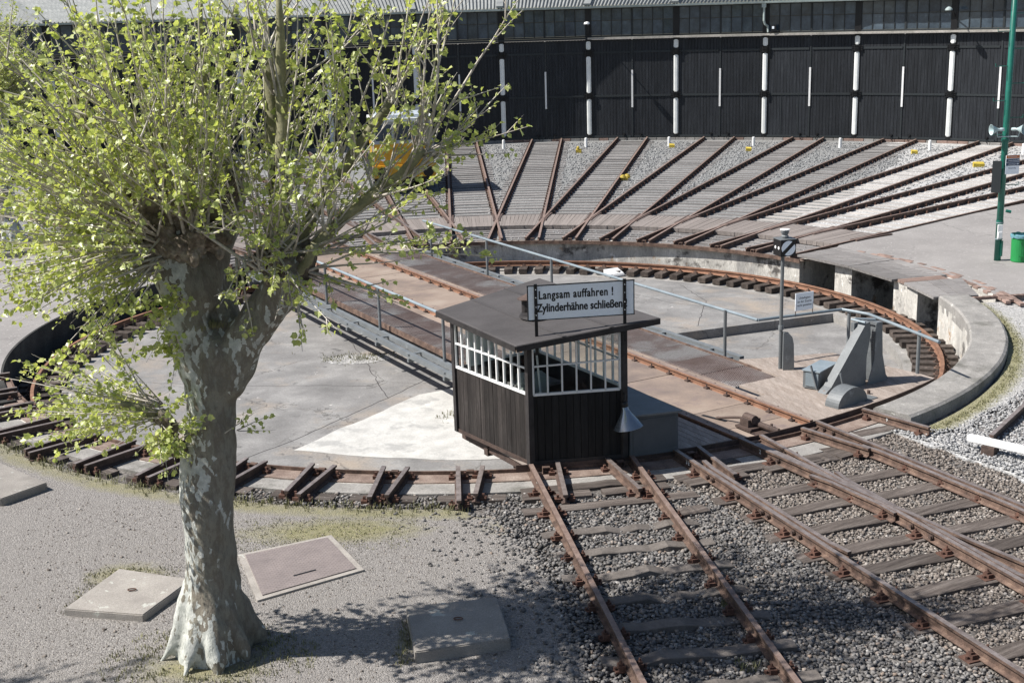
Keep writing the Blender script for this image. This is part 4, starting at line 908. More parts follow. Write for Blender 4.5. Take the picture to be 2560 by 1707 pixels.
MB().beam(B(6.5, 2.3, -.09), B(9.3, 2.3, -.09), .12, .2).beam(B(6.6, 3.9, -.09), B(8.9, 3.9, -.09), .12, .2).beam(B(6.2, 2.3, -.09), B(6.7, 4.0, -.09), .12, .2).build('platform_beam', M_['darksteel'], br)
# handrails
HR = .84
for (t, n_) in [(5.53, 2.25), (2.27, 2.27), (-.98, 2.28), (-4.22, 2.3), (-7.54, 2.32), (6.75, 4.3), (8.62, 4.2)]+[(5.7, -2.36), (2.53, -2.36), (-.59, -2.36), (-3.7, -2.36), (-6.9, -2.36)]:
    h = HR-(.07 if t > 6 else 0); MB().tube([B(t, n_, -.12), B(t, n_, h)], .033, 10).build('railing_post', M_['grey'], br)
MB().tube([B(-8.0, 2.32, HR), B(6.45, 2.28, HR-.02), ], .03, 10).build('handrail', M_['lgrey'], br)
MB().tube([B(6.45, 2.28, HR-.02), B(6.62, 4.22, HR-.06), B(7.2, 4.36, HR-.06), B(8.6, 4.18, HR-.12), B(9.25, 4.02, HR-.12)], .03, 10).build('handrail', M_['lgrey'], br)
MB().tube([B(-7.2, -2.36, HR), B(5.9, -2.36, HR)], .03, 10).build('handrail', M_['lgrey'], br)
# end lock between the rails
lk = empty('end_lock', B(9.1, -.08, -.11), 0, 'dark iron locking gear between the bridge rails at the bridge end', 'end lock')
def lb(nm, t, n_, z, a, b, c, m=M_['darksteel'], ry=0): return MB().box(B(t, n_, z), (b, a, c), brz+ry).build(nm, m, lk)
lb('base', 9.12, -.12, -.08, .34, .34, .04); lb('housing', 9.1, -.10, .0, .2, .26, .12)
MB().tube([B(8.98, -.10, .05), B(9.22, -.10, .05)], .075, 12).build('barrel', M_['darksteel'], lk)
MB().tube([B(9.15, -.05, -.02), B(9.62, .05, -.06)], .05, 10).build('bolt', M_['darksteel'], lk)
MB().tube([B(8.45, -.28, -.085), B(8.7, -.2, -.02), B(8.9, -.14, .02), B(9.0, -.12, .03)], .022, 8).build('lever', M_['darksteel'], lk)
lb('slot', 8.42, -.30, -.092, .5, .06, .008, M_['black'], .25)
for q in ((9.3, .18), (9.34, -.3), (9.0, .12)): MB().tube([B(*q, -.1), B(*q, -.04)], .022, 8).build('bolt_head', M_['darksteel'], lk)
# signal
sg = empty('shunting_signal', B(6.95, 2.41, -.03), 0, 'turntable signal lantern on a grey post with a diagonal barred white disc', 'signal')
sp = B(6.95, 2.41)
MB().tube([sp+Vector((0, 0, -.03)), sp+Vector((0, 0, .75)), sp+Vector((.0, 0, .78)), sp+Vector((0, 0, 2.12))], .033, 10).build('post', M_['grey'], sg)
MB().tube([sp+Vector((0, 0, .72)), sp+Vector((0, 0, .80))], .05, 10).build('collar', M_['grey'], sg)
bp = sp+Vector((.13, -.06, 0))
prof = [(-.10, 0), (.11, 0), (.09, .50), (.06, .63), (.0, .70), (-.10, .71)]
for off in (-.05, .05):
    vs = [];
    for x, z in prof:
        for y in (-.008, .008): vs.append((bp.x+x, bp.y+y+off, z-.03))
    nP = len(prof); fs = [tuple(range(0, 2*nP, 2)), tuple(range(1, 2*nP, 2))[::-1]]+[(2*i, 2*i+1, (2*i+3) % (2*nP), (2*i+2) % (2*nP)) for i in range(nP)]
    MB().add(vs, fs).build('bracket', M_['grey'], sg)
MB().box((bp.x-.09, bp.y, .33), (.02, .1, .7)).box((bp.x+.02, bp.y, .3), (.02, .1, .66)).build('bracket_web', M_['grey'], sg)
lrot = .47   # lantern turned so two faces show
lm4 = Matrix.Translation(sp+Vector((.03, 0, 2.27))) @ Matrix.Rotation(lrot*.55, 4, 'Z')
m = MB(); m.box((0, 0, 0), (.30, .30, .30), mat_=lm4); m.build('lantern', M_['black'], sg)
MB().box((0, 0, .155), (.32, .32, .012), mat_=lm4).build('lantern_lid', M_['grey'], sg)
MB().lathe([(.06, .16), (.07, .2), (.05, .22), (.075, .27), (.075, .31)], 12, mat_=lm4).build('chimney', M_['grey'], sg)
MB().lathe([(.09, .31), (.09, .325), (0, .34)], 12, mat_=lm4).build('cap', M_['whitep'], sg)
# front face disc with black bar
def disc(rad, c, ax, up, m, par, nm, cut=None, n=28, e=.0035):
    o = Vector(c); ax = Vector(ax).normalized(); up = Vector(up).normalized(); nz = ax.cross(up)
    if cut is None:
        vs = [o+ax*rad*cos(2*pi*i/n)+up*rad*sin(2*pi*i/n) for i in range(n)]; vs2 = [v+nz*e for v in vs]
        MB().add(vs+vs2, [tuple(range(n, 2*n))]+[(i, (i+1) % n, n+(i+1) % n, n+i) for i in range(n)]).build(nm, m, par)
    else:
        for s in (-1, 1):
            a0 = math.asin(cut/rad); vs = [];
            for i in range(15): a = a0+(pi-2*a0)*i/14; q = (rad*cos(a), s*rad*sin(a)); x = q[0]*cos(.75)-q[1]*sin(.75); y = q[0]*sin(.75)+q[1]*cos(.75); vs.append(o+ax*x+up*y)
            vs2 = [v+nz*e for v in vs]; k_ = len(vs)
            MB().add(vs+vs2, [tuple(range(k_, 2*k_))]+[(i, (i+1) % k_, k_+(i+1) % k_, k_+i) for i in range(k_)]).build(nm, m, par)
L3m = lm4.to_3x3(); cX, cY = L3m @ Vector((1, 0, 0)), L3m @ Vector((0, -1, 0)); cc = lm4.translation
disc(.135, cc+cY*.152, cX, (0, 0, 1), M_['signw'], sg, 'signal_disc', cut=.035)
for x in (-.06, .07): disc(.028, cc-cX*.152+cY*x, cY, (0, 0, 1), M_['whitep'], sg, 'marker_disc')
# lever gear: wedge plates, posts, box, wheel cover
lg = empty('locking_lever_frame', B(8.55, 2.6, -.03), 0, 'tall grey steel wedge shaped lever frame on the bridge platform', 'lever frame')
wf, wbk = B(8.55, 1.95), B(8.5, 2.95)
wd = (wbk-wf).normalized(); wn = Vector((wd.y, -wd.x, 0)); Lw = (wbk-wf).length
def plate(prof, off, th_, nm, m=M_['grey'], o=wf):
    vs = []
    for x, z in prof:
        for y in (0, th_): q = o+wd*x+wn*(off+y); vs.append((q.x, q.y, z-.03))
    nP = len(prof); fs = [tuple(range(0, 2*nP, 2)), tuple(range(1, 2*nP, 2))[::-1]]+[(2*i, 2*i+1, (2*i+3) % (2*nP), (2*i+2) % (2*nP)) for i in range(nP)]
    return MB().add(vs, fs).build(nm, m, lg)
plate([(0, 0), (.06, .05), (.14, .1), (.95, 1.12), (1.05, 1.14), (1.08, .9), (1.0, .5), (1.0, 0)], -.09, .18, 'wedge_arm')
plate([(1.0, 0), (1.5, 0), (1.36, .5), (1.32, 1.05), (1.16, 1.08), (1.16, .45)], .12, .012, 'side_plate')
plate([(1.05, 0), (1.45, 0), (1.34, .5), (1.32, 1.05), (1.20, 1.08), (1.18, .45)], -.16, .012, 'side_plate')
MB().box(tuple(wf+wd*1.25+Vector((0, 0, .5))), (.08, .22, 1.04), math.atan2(wd.y, wd.x)).build('post', M_['grey'], lg)
MB().tube([wf+wd*.98+wn*-.2+Vector((0, 0, 1.12)), wf+wd*1.28+wn*.0+Vector((0, 0, 1.1)), ], .02, 6).tube([wf+wd*.9+wn*.12+Vector((0, 0, 1.12)), wf+wd*.9-wn*.2+Vector((0, 0, 1.12))], .022, 6).build('hinge_pin', M_['lgrey'], lg)
MB().box(tuple(wf+wd*.88-wn*.12+Vector((0, 0, 1.0))), (.08, .08, .16), math.atan2(wd.y, wd.x)).box(tuple(wf+wd*1.25+Vector((0, 0, 1.05))), (.15, .26, .05), math.atan2(wd.y, wd.x)).build('top_bracket', M_['grey'], lg)
ch_ = MB()
for i in range(9): ch_.lathe([(.0, -.012), (.014, 0), (0, .012)], 6, tuple(wf+wd*1.12+wn*.1+Vector((0, 0, .95-i*.045))))
ch_.build('chain', M_['darksteel'], lg)
pedal = plate([(1.5, 0), (1.62, 0), (1.4, .3), (1.36, .3)], .02, .03, 'foot')
# box and lever on the left of the wedge
tb = empty('tool_box', B(8.2, 2.1, -.03), 0, 'low grey steel box beside the wedge shaped lever frame', 'box')
bx0 = B(8.28, 1.98); bd = (B(7.9, 2.9)-bx0).normalized(); bn = Vector((bd.y, -bd.x, 0)); brz2 = math.atan2(bd.y, bd.x)
MB().box(tuple(bx0+bd*.35+bn*-.02+Vector((0, 0, .14))), (.72, .3, .30), brz2).build('box_body', M_['grey'], tb)
MB().box(tuple(bx0+bd*.35+bn*-.02+Vector((0, 0, .305))), (.76, .34, .02), brz2).build('box_lid', M_['lgrey'], tb)
MB().box(tuple(bx0-bd*.016+Vector((0, 0, .15))), (.012, .24, .24), brz2).build('door', M_['lgrey'], tb)
lv = MB().beam(B(8.42, 1.98, 0), B(8.30, 1.93, .42), .045, .02); tag(lv.build('hand_lever', M_['grey']), 'flat grey hand lever leaning against the low steel box', 'lever', 'hand levers on the bridge platform')
lv = MB().beam(B(9.05, 2.05, -.02), B(8.95, 2.0, .42), .04, .02); tag(lv.build('hand_lever', M_['grey']), 'short grey hand lever behind the rounded wheel cover', 'lever', 'hand levers on the bridge platform')
# half round wheel cover
wc = empty('wheel_cover', B(9.25, 1.9, -.03), 0, 'half round grey wheel cover at the edge of the bridge platform', 'wheel cover')
p0, p1 = B(9.12, 1.52, -.03), B(9.02, 2.28, -.03); ax = (p1-p0).normalized(); nn = Vector((-ax.y, ax.x, 0)); nn = nn if (nn.dot(D_) > 0) else -nn; Lx = (p1-p0).length/2; cen = (p0+p1)/2
vs = []; K = 20
for i in range(K+1):
    a = pi*i/K
    for y in (-.02, .26): vs.append(cen-ax*cos(a)*Lx+Vector((0, 0, sin(a)*.30))+nn*y)
fs = [(2*i, 2*i+1, 2*i+3, 2*i+2) for i in range(K)]+[tuple(range(0, 2*K+2, 2)), tuple(range(1, 2*K+2, 2))[::-1], (0, 1, 2*K+1, 2*K)]
MB().add(vs, fs).build('cover', M_['grey'], wc)
MB().prism([tuple((cen+ax*x+nn*y)[:2]) for x, y in ((.3, -.15), (.62, -.2), (.62, .3), (.3, .3))], -.028, -.018).build('base_plate', M_['grey'], wc)
for q in ((8.98, 2.45), (9.02, 2.6)): MB().tube([B(*q, -.03), B(*q, .03)], .03, 8).build('stud', M_['darksteel'], wc)
# notice on the railing
nt_ = empty('railing_notice', B(6.55, 3.45, .8), 0, 'small white warning notice standing on the bridge handrail', 'notice')
na, nb2 = B(6.545, 3.12, .92), B(6.575, 3.52, .92); nd = (nb2-na).normalized(); cn = (na+nb2)/2+Vector((0, 0, .14))
nrz = math.atan2(nd.y, nd.x)
MB().box(tuple(cn), (.42, .012, .34), nrz).build('board', M_['signw'], nt_)
for q in (na, nb2): MB().tube([q+Vector((0, 0, -.14)), q+Vector((0, 0, .1))], .008, 6).build('stay', M_['darksteel'], nt_)
me = text_mesh('Unbefugten\nist der Zutritt\nnicht gestattet', .062, .0006, .95, line=1.15); me.materials.append(M_['black'])
put('lettering', me, nt_, face_mw(cn+Vector((-nd.y, nd.x, 0))*-.0075, nd, (0, 0, 1)))

# ---------------------------------------------------------------- operator's hut
hut = empty('operator_hut', (.75, -9.6, -.05), 0, 'black boarded turntable operator hut with white barred windows and flat felt roof', 'hut')
hl, hc, hr_, hb = Vector((-.40, -7.92, 0)), Vector((.755, -9.60, 0)), Vector((2.175, -9.40, 0)), B(6.72, -2.69)
quad = [hl, hc, hr_, hb]
def wallseg(a, b, z0, z1, nb_, zt=None, skip=None, m=M_['hutwood']):
    d = (b-a).normalized(); L = (b-a).length; rz = math.atan2(d.y, d.x); w = L/nb_
    for j in range(nb_):
        c = a+d*(w*(j+.5)); off = Vector((d.y, -d.x, 0))*rnd.uniform(0, .006)
        zz = z1 if zt is None else zt(j/nb_)
        MB().box((c.x+off.x, c.y+off.y, (z0+zz)/2), (w-.007, .024, zz-z0), rz).build('wall_board', m, hut)
    q = (a+b)/2-Vector((d.y, -d.x, 0))*.022; zz = z1 if zt is None else min(zt(0), zt(1))
    MB().box((q.x, q.y, (z0+zz)/2), (L-.03, .015, zz-z0-.01), rz).build('wall_lining', M_['felt_edge'], hut)
Z0, ZS = -.03, 1.06
wallseg(hl, hc, Z0, ZS, 17); wallseg(hc, hr_, Z0, ZS-.02, 13, m=M_['shadeboard']); wallseg(hr_, hb, Z0, ZS, 20, m=M_['black'])
wallseg(hl, hb, Z0, ZS, 10, m=M_['black'])
def roofz(p): return 1.905+.115*((p.dot(N_)+4.2)/1.5)
for p in quad:
    zt = roofz(p); MB().box((p.x, p.y, (Z0+zt)/2), (.09, .09, zt-Z0), brz).build('corner_post', M_['felt_edge'], hut)
for a, b in ((hl, hc), (hc, hr_), (hr_, hb), (hb, hl)):
    for z0_ in (0,): MB().beam((a.x, a.y, roofz(a)), (b.x, b.y, roofz(b)), .07, .07).build('wall_plate', M_['felt_edge'], hut)
    MB().beam((a.x, a.y, Z0+.05), (b.x, b.y, Z0+.05), .05, .06).build('sole_plate', M_['darksteel'] if a is hl else M_['felt_edge'], hut)
MB().prism([(p.x, p.y) for p in quad], -.02, 0.0).build('floor', M_['fansleeper'], hut)
def hwindow(a, b, z0, za, zb, cols, rows, inset=.06, t=.022, split=.5):
    d = (b-a).normalized(); L = (b-a).length; out = Vector((d.y, -d.x, 0)); a = a+d*inset; L -= 2*inset
    top = lambda x: za+(zb-za)*x/L
    w_ = empty('window', tuple(a+Vector((0, 0, z0)))); w_.parent = hut; w_.matrix_basis = PM[hut.name].inverted() @ PM[w_.name]
    fr = MB()
    def bar(x0, z0_, x1, z1_, wd_):
        p = a+d*x0+out*.012+Vector((0, 0, z0_)); q = a+d*x1+out*.012+Vector((0, 0, z1_)); dd = (q-p).normalized(); sd = out; up = dd.cross(sd).normalized()
        vs = []
        for e in (p, q):
            for x, y in ((-1, -1), (1, -1), (1, 1), (-1, 1)): vs.append(e+up*x*wd_/2+sd*y*.017)
        fr.add(vs, [(0,1,2,3)[::-1], (4,5,6,7), (0,1,5,4), (1,2,6,5), (2,3,7,6), (3,0,4,7)])
    bar(0, z0, L, z0, t*1.7); bar(0, top(0), L, top(L), t*1.4); bar(0, z0, 0, top(0), t*1.5); bar(L, z0, L, top(L), t*1.5)
    for i in range(1, cols): x = L*i/cols; bar(x, z0, x, top(x), t)
    zm = lambda x: z0+(top(x)-z0)*split
    bar(0, zm(0), L, zm(L), t)
    fr.build('frame', M_['whitep'], w_)
    for i in range(cols):
        for (f0, f1) in ((0, split), (split, 1)):
            x0, x1 = L*i/cols, L*(i+1)/cols; vs = [a+d*x0+Vector((0, 0, z0+(top(x0)-z0)*f0)), a+d*x1+Vector((0, 0, z0+(top(x1)-z0)*f0)), a+d*x1+Vector((0, 0, z0+(top(x1)-z0)*f1)), a+d*x0+Vector((0, 0, z0+(top(x0)-z0)*f1))]
            MB().add(vs, [(0, 1, 2, 3)]).build('pane', M_['glass'], w_)
hwindow(hl, hc, 1.07, 1.82, 1.83, 10, 2, .04, split=.52); hwindow(hc, hr_, 1.06, 1.88, 1.93, 6, 2, .06, split=.53)
hwindow(hr_, hb, 1.08, 1.92, 1.9, 10, 2, .06); 
d = (hb-hl).normalized(); MB().box(tuple((hl+hb)/2*.0+hl.lerp(hb, .3)+Vector((0, 0, 1.45))), (.5, .03, .85), math.atan2(d.y, d.x)).build('rear_panel', M_['whiteold'], hut)
hwindow(hl.lerp(hb, .55), hb, 1.08, 1.92, 1.95, 3, 2, .05)
roof = [(6.38, -4.36, 1.945), (9.06, -4.42, 1.945), (9.52, -2.22, 2.13), (5.98, -2.18, 2.13)]
n_ = 12; rb = MB()
rp = [tuple(B(t, q)[:2]) for t, q, z in roof]
vs = [(*rp[i], roof[i][2]-.075) for i in range(4)]+[(*rp[i], roof[i][2]) for i in range(4)]
rb.add(vs, [(4, 5, 6, 7), (3, 2, 1, 0)]+[(i, (i+1) % 4, 4+(i+1) % 4, 4+i) for i in range(4)])
ro = rb.build('roof', M_['roofing'], hut); md = ro.modifiers.new('bevel', 'BEVEL'); md.width = .018; md.segments = 2
for i in range(4):
    a = Vector(vs[4+i]); b = Vector(vs[4+(i+1) % 4]); o_ = ((a+b)/2-Vector(vs[4]).lerp(Vector(vs[6]), .5)); o_.z = 0; o_ = Vector(((b-a).y, -(b-a).x, 0)).normalized()*(.009 if True else 0)
    if o_.dot((a+b)/2-(Vector(vs[4])+Vector(vs[6]))/2) < 0: o_ = -o_
    MB().beam(a+o_+Vector((0, 0, -.012)), b+o_+Vector((0, 0, -.012)), .012, .085).build('roof_edge', M_['felt_edge'], ro)
for q in (.33, .66):
    a = Vector(vs[4]).lerp(Vector(vs[7]), q); b = Vector(vs[5]).lerp(Vector(vs[6]), q); MB().beam(a+Vector((0, 0, .004)), b+Vector((0, 0, .004)), .07, .006).build('felt_seam', M_['roofing'], ro)
# stove chimney with hood
cx, cy = B(7.85, -3.52)[:2]
MB().tube([(cx, cy, 1.95), (cx, cy, 2.30)], .085, 14).build('chimney', M_['felt_edge'], hut)
MB().lathe([(.15, 2.29), (.15, 2.30), (.02, 2.36), (0, 2.37)], 16, (cx, cy, 0)).build('chimney_hood', M_['darksteel'], hut)
MB().lathe([(.28, 2.035), (.26, 2.075), (.1, 2.10)], 20, (cx+.15, cy-.1, 0)).build('chimney_collar', M_['felt_edge'], hut)
# inside: cabinet, desk, levers
MB().box(tuple(hc.lerp(hb, .38)+Vector((0, 0, .55))), (.42, .38, 1.1), .3).build('control_cabinet', M_['cabinet'], hut)
MB().box(tuple(hc.lerp(hb, .55)+Vector((0, 0, .85))), (.7, .5, .05), .6).build('desk', M_['fansleeper'], hut)
MB().tube([hc+Vector((.25, .25, 0)), hc+Vector((.12, .32, 1.75))], .018, 6).build('control_lever', M_['whiteold'], hut)
MB().tube([hc.lerp(hb, .42)+Vector((.0, -.15, 1.1)), hc.lerp(hb, .42)+Vector((.04, -.16, 1.25))], .02, 6).build('control_handle', M_['black'], hut)
for q in (.35, .75): p = hl.lerp(hc, q); MB().box((p.x+.1, p.y+.06, -.16), (.12, .12, .22), .5).build('support_block', M_['darksteel'], hut)
# warning sign above the front
sn = empty('warning_sign', (1.5, -9.55, 1.8), 0, 'white sign reading Langsam auffahren above the hut front, on two black posts', 'sign')
fd = (hr_-hc).normalized(); fo = Vector((fd.y, -fd.x, 0))
SO = fo*.09
sl_, sr_ = hc+SO-fd*.0, hr_+SO+fd*.145
cen = (sl_+sr_)/2; frz = math.atan2(fd.y, fd.x); SW = (sr_-sl_).length; SH = .51; SZ = 2.475
MB().box((cen.x, cen.y, SZ), (SW, .02, SH), frz).build('board', M_['signw'], sn)
fr = MB()
for sx, sz, w_, h_ in ((0, SH/2, SW+.02, .014), (0, -SH/2, SW+.02, .014), (-SW/2, 0, .014, SH), (SW/2, 0, .014, SH)):
    q = cen+fd*sx; fr.box((q.x, q.y, SZ+sz), (w_, .026, h_), frz)
fr.build('border', M_['black'], sn)
for off, z0_ in ((hc+fd*.115+SO, 1.70), (hr_+fd*.0+SO, 1.82)):
    q = off+fo*.025; p = MB().box((q.x, q.y, (z0_+2.76)/2), (.045, .03, 2.76-z0_), frz).build('post', M_['black'], sn)
    for z in (2.3, 2.42, 2.56, 2.68): MB().tube([q+fo*.015+Vector((0, 0, z)), q+fo*.022+Vector((0, 0, z))], .007, 6).build('rivet', M_['signw'], p)
for line, zz, sz, sx, off, gap in (('Langsam auffahren !', .105, .172, .66, .0, 1.12), ('Zylinderhähne schließen !', -.085, .172, .615, .0, 1.0)):
    me = text_mesh(line, sz, .0008, sx, gap, bold=.0028); me.materials.append(M_['black'])
    xs = [v.co.x for v in me.vertices]; wtxt = max(xs)-min(xs); want = 1.10 if 'Lang' in line else 1.345
    me.transform(Matrix.Diagonal((want/wtxt, 1, 1, 1)))
    bt_ = bmesh.new(); bt_.from_mesh(me)
    for dx, dy, dz in ((.0026, 0, .0001), (0, .0022, .0002), (.0026, .0022, .0003), (-.002, 0, .0004)):
        m2_ = me.copy(); m2_.transform(Matrix.Translation((dx, dy, dz))); bt_.from_mesh(m2_)
    bt_.to_mesh(me); bt_.free()
    q = cen+fd*((-.075) if 'Lang' in line else .015)+fo*.0115+Vector((0, 0, SZ+zz))
    put('lettering', me, sn, face_mw(q, fd, (0, 0, 1)))
# lamp with reflector on the hut's right corner
wl = empty('reflector_lamp', (2.2, -9.45, .8), 0, 'conical enamel reflector lamp hanging at the right corner of the hut', 'lamp')
la = hr_+fo*.12+fd*-.02+Vector((0, 0, .86)); ax_ = (Vector((.18, -.05, -1))).normalized()
rot = Vector((0, 0, 1)).rotation_difference(ax_).to_matrix().to_4x4(); lmw = Matrix.Translation(la) @ rot
MB().lathe([(.03, 0), (.05, .02), (.052, .10), (.06, .11), (.085, .16), (.225, .37), (.23, .375), (.222, .37), (.07, .15), (.0, .14)], 28, mat_=lmw).build('reflector', M_['reflector'], wl, smooth=True)
MB().tube([hr_+Vector((0, 0, .98)), hr_+fo*.1+Vector((0, 0, 1.0)), la+Vector((0, 0, .0))], .015, 6).lathe([(.045, -.02), (.055, .0), (.055, .05), (.045, .06)], 14, mat_=lmw).build('holder', M_['black'], wl)
# grey steel cabinet right of the hut
gb = empty('steel_cabinet', B(8.6, -2.2, -.03), 0, 'low grey steel cabinet with sloping lid beside the black hut', 'cabinet')
gp = [(9.33, -2.63), (9.50, -1.86), (7.75, -1.86), (7.75, -2.63)]
zt = [.62, .60, .64, .66]
MB().prism([tuple(B(t, q)[:2]) for t, q in gp], -.03, 0, ztop=zt).build('body', M_['cabgrey'], gb)
gl = [(9.40, -2.66), (9.56, -1.83), (7.70, -1.83), (7.70, -2.66)]
vs = [(*B(t, q)[:2], z+.002) for (t, q), z in zip(gl, zt)]+[(*B(t, q)[:2], z+.03) for (t, q), z in zip(gl, zt)]
MB().add(vs, [(4, 5, 6, 7), (3, 2, 1, 0)]+[(i, (i+1) % 4, 4+(i+1) % 4, 4+i) for i in range(4)]).build('lid', M_['grey'], gb)
MB().box(tuple((B(9.33, -2.63)+B(9.50, -1.86))/2+Vector((0, 0, .3))+D_*.006), (.7, .008, .5), math.atan2((B(9.5, -1.86)-B(9.33, -2.63)).y, (B(9.5, -1.86)-B(9.33, -2.63)).x)).build('front_panel', M_['cabgrey'], gb)

# ---------------------------------------------------------------- green mast with loudspeakers
mx, my = 13.04, 4.43
gm = empty('green_mast', (mx, my, -.1), 0, 'tall green tubular mast with climbing pegs beside the green bin', 'mast')
MB().tube([(mx, my, -.1), (mx+.0, my, 3.2), (mx, my, 9.5)], [.085, .078, .06], 16).build('pole', M_['green'], gm, smooth=True)
MB().lathe([(.10, 3.0), (.10, 3.05), (.08, 3.06)], 16, (mx, my, 0)).lathe([(.09, .9), (.09, 1.0)], 16, (mx, my, 0)).build('band', M_['green'], gm)
for i in range(16):
    z = 1.9+i*.42; s = -1 if i % 2 else 1
    if 2.0 < z < 3.1: continue
    MB().tube([(mx+.06*s, my-.02, z), (mx+.38*s, my-.05, z), (mx+.38*s, my-.05, z+.07)], .011, 5).build('climbing_peg', M_['green'], gm)
MB().box((mx-.02, my-.105, .72), (.12, .04, .36)).box((mx-.02, my-.12, .64), (.09, .05, .14)).build('switch_box', M_['whitep'], gm)
for z in (.52, .94): MB().lathe([(.095, z-.012), (.095, z+.012)], 16, (mx, my, 0)).build('band', M_['lgrey'], gm)
MB().tube([(mx+.1, my-.1, 1.25), (mx+.22, my-.12, 1.22)], .04, 8).build('socket', M_['green'], gm)
MB().box((mx+.06, my-.085, .28), (.05, .03, .4)).build('service_hatch', M_['green'], gm)
for s, lab in ((-1, 'grey horn loudspeaker on the green mast pointing left'), (1, 'grey horn loudspeaker on the green mast pointing right towards the viewer')):
    hs = empty('loudspeaker', (mx+.15*s, my-.1, 3.3), 0, lab, 'loudspeaker', 'loudspeakers on the green mast')
    dirh = Vector((-1, -.08, 0)) if s < 0 else Vector((.62, -.75, .05)); rot = Vector((0, 0, 1)).rotation_difference(dirh.normalized()).to_matrix().to_4x4()
    hm = Matrix.Translation((mx+.10*s, my-.12, 3.30)) @ rot @ Matrix.Scale(.82, 4)
    MB().lathe([(.0, -.02), (.05, 0), (.055, .1), (.035, .14), (.06, .22), (.09, .3), (.14, .38), (.165, .40), (.155, .395), (.05, .2), (.0, .18)], 24, mat_=hm).build('horn', M_['horn'], hs, smooth=True)
    MB().tube([(mx, my-.1, 3.12), (mx+.26*s, my-.16, 3.12), (mx+.28*s, my-.16, 3.25)], .015, 6).build('bracket', M_['horn'], hs)
# two panels on the mast
ps = empty('route_sign', (mx+.2, my-.2, 2.3), 0, 'route sign on the green mast with orange header and two dark lines', 'sign')
a_ = .12; pd = Vector((cos(a_), sin(a_), 0)); po = Vector((pd.y, -pd.x, 0)); pc = Vector((mx+.17, my-.13, 2.42)); K_ = .72
MB().box(tuple(pc), (.50*K_, .015, .66*K_), a_).build('board', M_['signw'], ps)
def sb(x, z, w_, h_, m, nm):
    x, z, w_, h_ = x*K_, z*K_, w_*K_, h_*K_; q = pc+pd*x+po*.0095; MB().box((q.x, q.y, pc.z+z), (w_, .004, h_), a_).build(nm, m, ps)
M_['orange'] = plain('orange_print', (.55, .18, .06), .5); M_['navy'] = plain('navy_print', (.03, .05, .10), .5); M_['teal'] = plain('teal_print', (.2, .45, .48), .5)
sb(0, .27, .49, .10, M_['orange'], 'header'); sb(0, .145, .49, .11, M_['navy'], 'band'); sb(0, .02, .49, .11, M_['navy'], 'band')
for tx, z, m, sz in (('Eisenbahnmuseum', .27, M_['whitep'], .05), ('Drehscheibe', .145, M_['signw'], .07), ('Lokschuppen', .02, M_['signw'], .07), ('Museumszug', -.12, M_['navy'], .06)):
    me = text_mesh(tx, sz*K_, .0006, .9); me.materials.append(m); put('lettering', me, ps, face_mw(pc+po*.0125+pd*(-.01)+Vector((0, 0, z*K_)), pd, (0, 0, 1)))
for z in (.145, .02):
    q = pc+pd*.2*K_+po*.0125+Vector((0, 0, z*K_)); MB().add([q+pd*-.03*K_+Vector((0, 0, -.03*K_)), q+pd*.03*K_, q+pd*-.03*K_+Vector((0, 0, .03*K_))], [(0, 1, 2)]).build('arrow', M_['signw'], ps)
bs = empty('side_panel_sign', (mx-.2, my-.1, 2.2), 0, 'narrow grey panel seen almost edge on at the left of the green mast', 'sign')
MB().box((mx-.20, my-.10, 2.12), (.22, .02, .80), -.5).build('board', M_['steelframe'], bs)
# bin
bn_ = empty('litter_bin', (13.53, 4.24, -.045), 0, 'green cylindrical litter bin with a blue bag over its rim', 'bin')
MB().lathe([(.20, 0), (.215, .02), (.225, .62), (.235, .63), (.235, .70), (.22, .70), (.2, .1)], 24, (13.53, 4.24, -.045)).build('barrel', M_['bin'], bn_, smooth=False)
for z in (.12, .5): MB().box((13.53-.05, 4.24-.225, z), (.14, .02, .02)).build('clasp', M_['bin'], bn_)
vs = []; K = 28
for j, (rr, z) in enumerate(((.19, .55), (.232, .67), (.252, .64), (.25, .58))):
    for i in range(K): w_ = noise.noise(Vector((i*.9, j*2., 3)))*.02; a = 2*pi*i/K; vs.append((13.53+(rr+w_*(j > 0))*cos(a), 4.24+(rr+w_)*sin(a), z+w_*2))
MB().add(vs, [(j*K+i, j*K+(i+1) % K, (j+1)*K+(i+1) % K, (j+1)*K+i) for j in range(3) for i in range(K)]).build('bag', M_['bag'], bn_)
# ---------------------------------------------------------------- slabs and hatch in the yard
def rough_slab(name, poly, z0, z1, m, **kw):
    bmx = bmesh.new(); vs = [bmx.verts.new((x, y, z0)) for x, y in poly]; fc = bmx.faces.new(vs)
    r_ = bmesh.ops.extrude_face_region(bmx, geom=[fc]); 
    for v in [g for g in r_['geom'] if isinstance(g, bmesh.types.BMVert)]: v.co.z = z1
    bmesh.ops.recalc_face_normals(bmx, faces=bmx.faces)
    bmesh.ops.bevel(bmx, geom=list(bmx.edges), offset=.012, segments=2, affect='EDGES')
    bmesh.ops.subdivide_edges(bmx, edges=bmx.edges, cuts=3, use_grid_fill=True)
    for v in bmx.verts: n = noise.noise(v.co*9)*.007; v.co += Vector((n, -n, n*.5))
    me = bpy.data.meshes.new(name); bmx.to_mesh(me); bmx.free(); me.materials.append(m)
    return put(name, me, **kw)
rough_slab('concrete_cover', [(-4.87, -13.94), (-3.87, -14.16), (-3.52, -13.22), (-4.53, -12.84)], -.22, -.06, M_['slab'], label='square concrete cover slab with mossy rim left of the plane tree trunk', cat='cover slab')
rough_slab('concrete_cover', [(-.80, -14.24), (.26, -14.08), (.41, -15.1), (-.62, -15.34)], -.22, -.01, M_['slab'], label='thick concrete cover slab lying in the shade of the trunk', cat='cover slab')
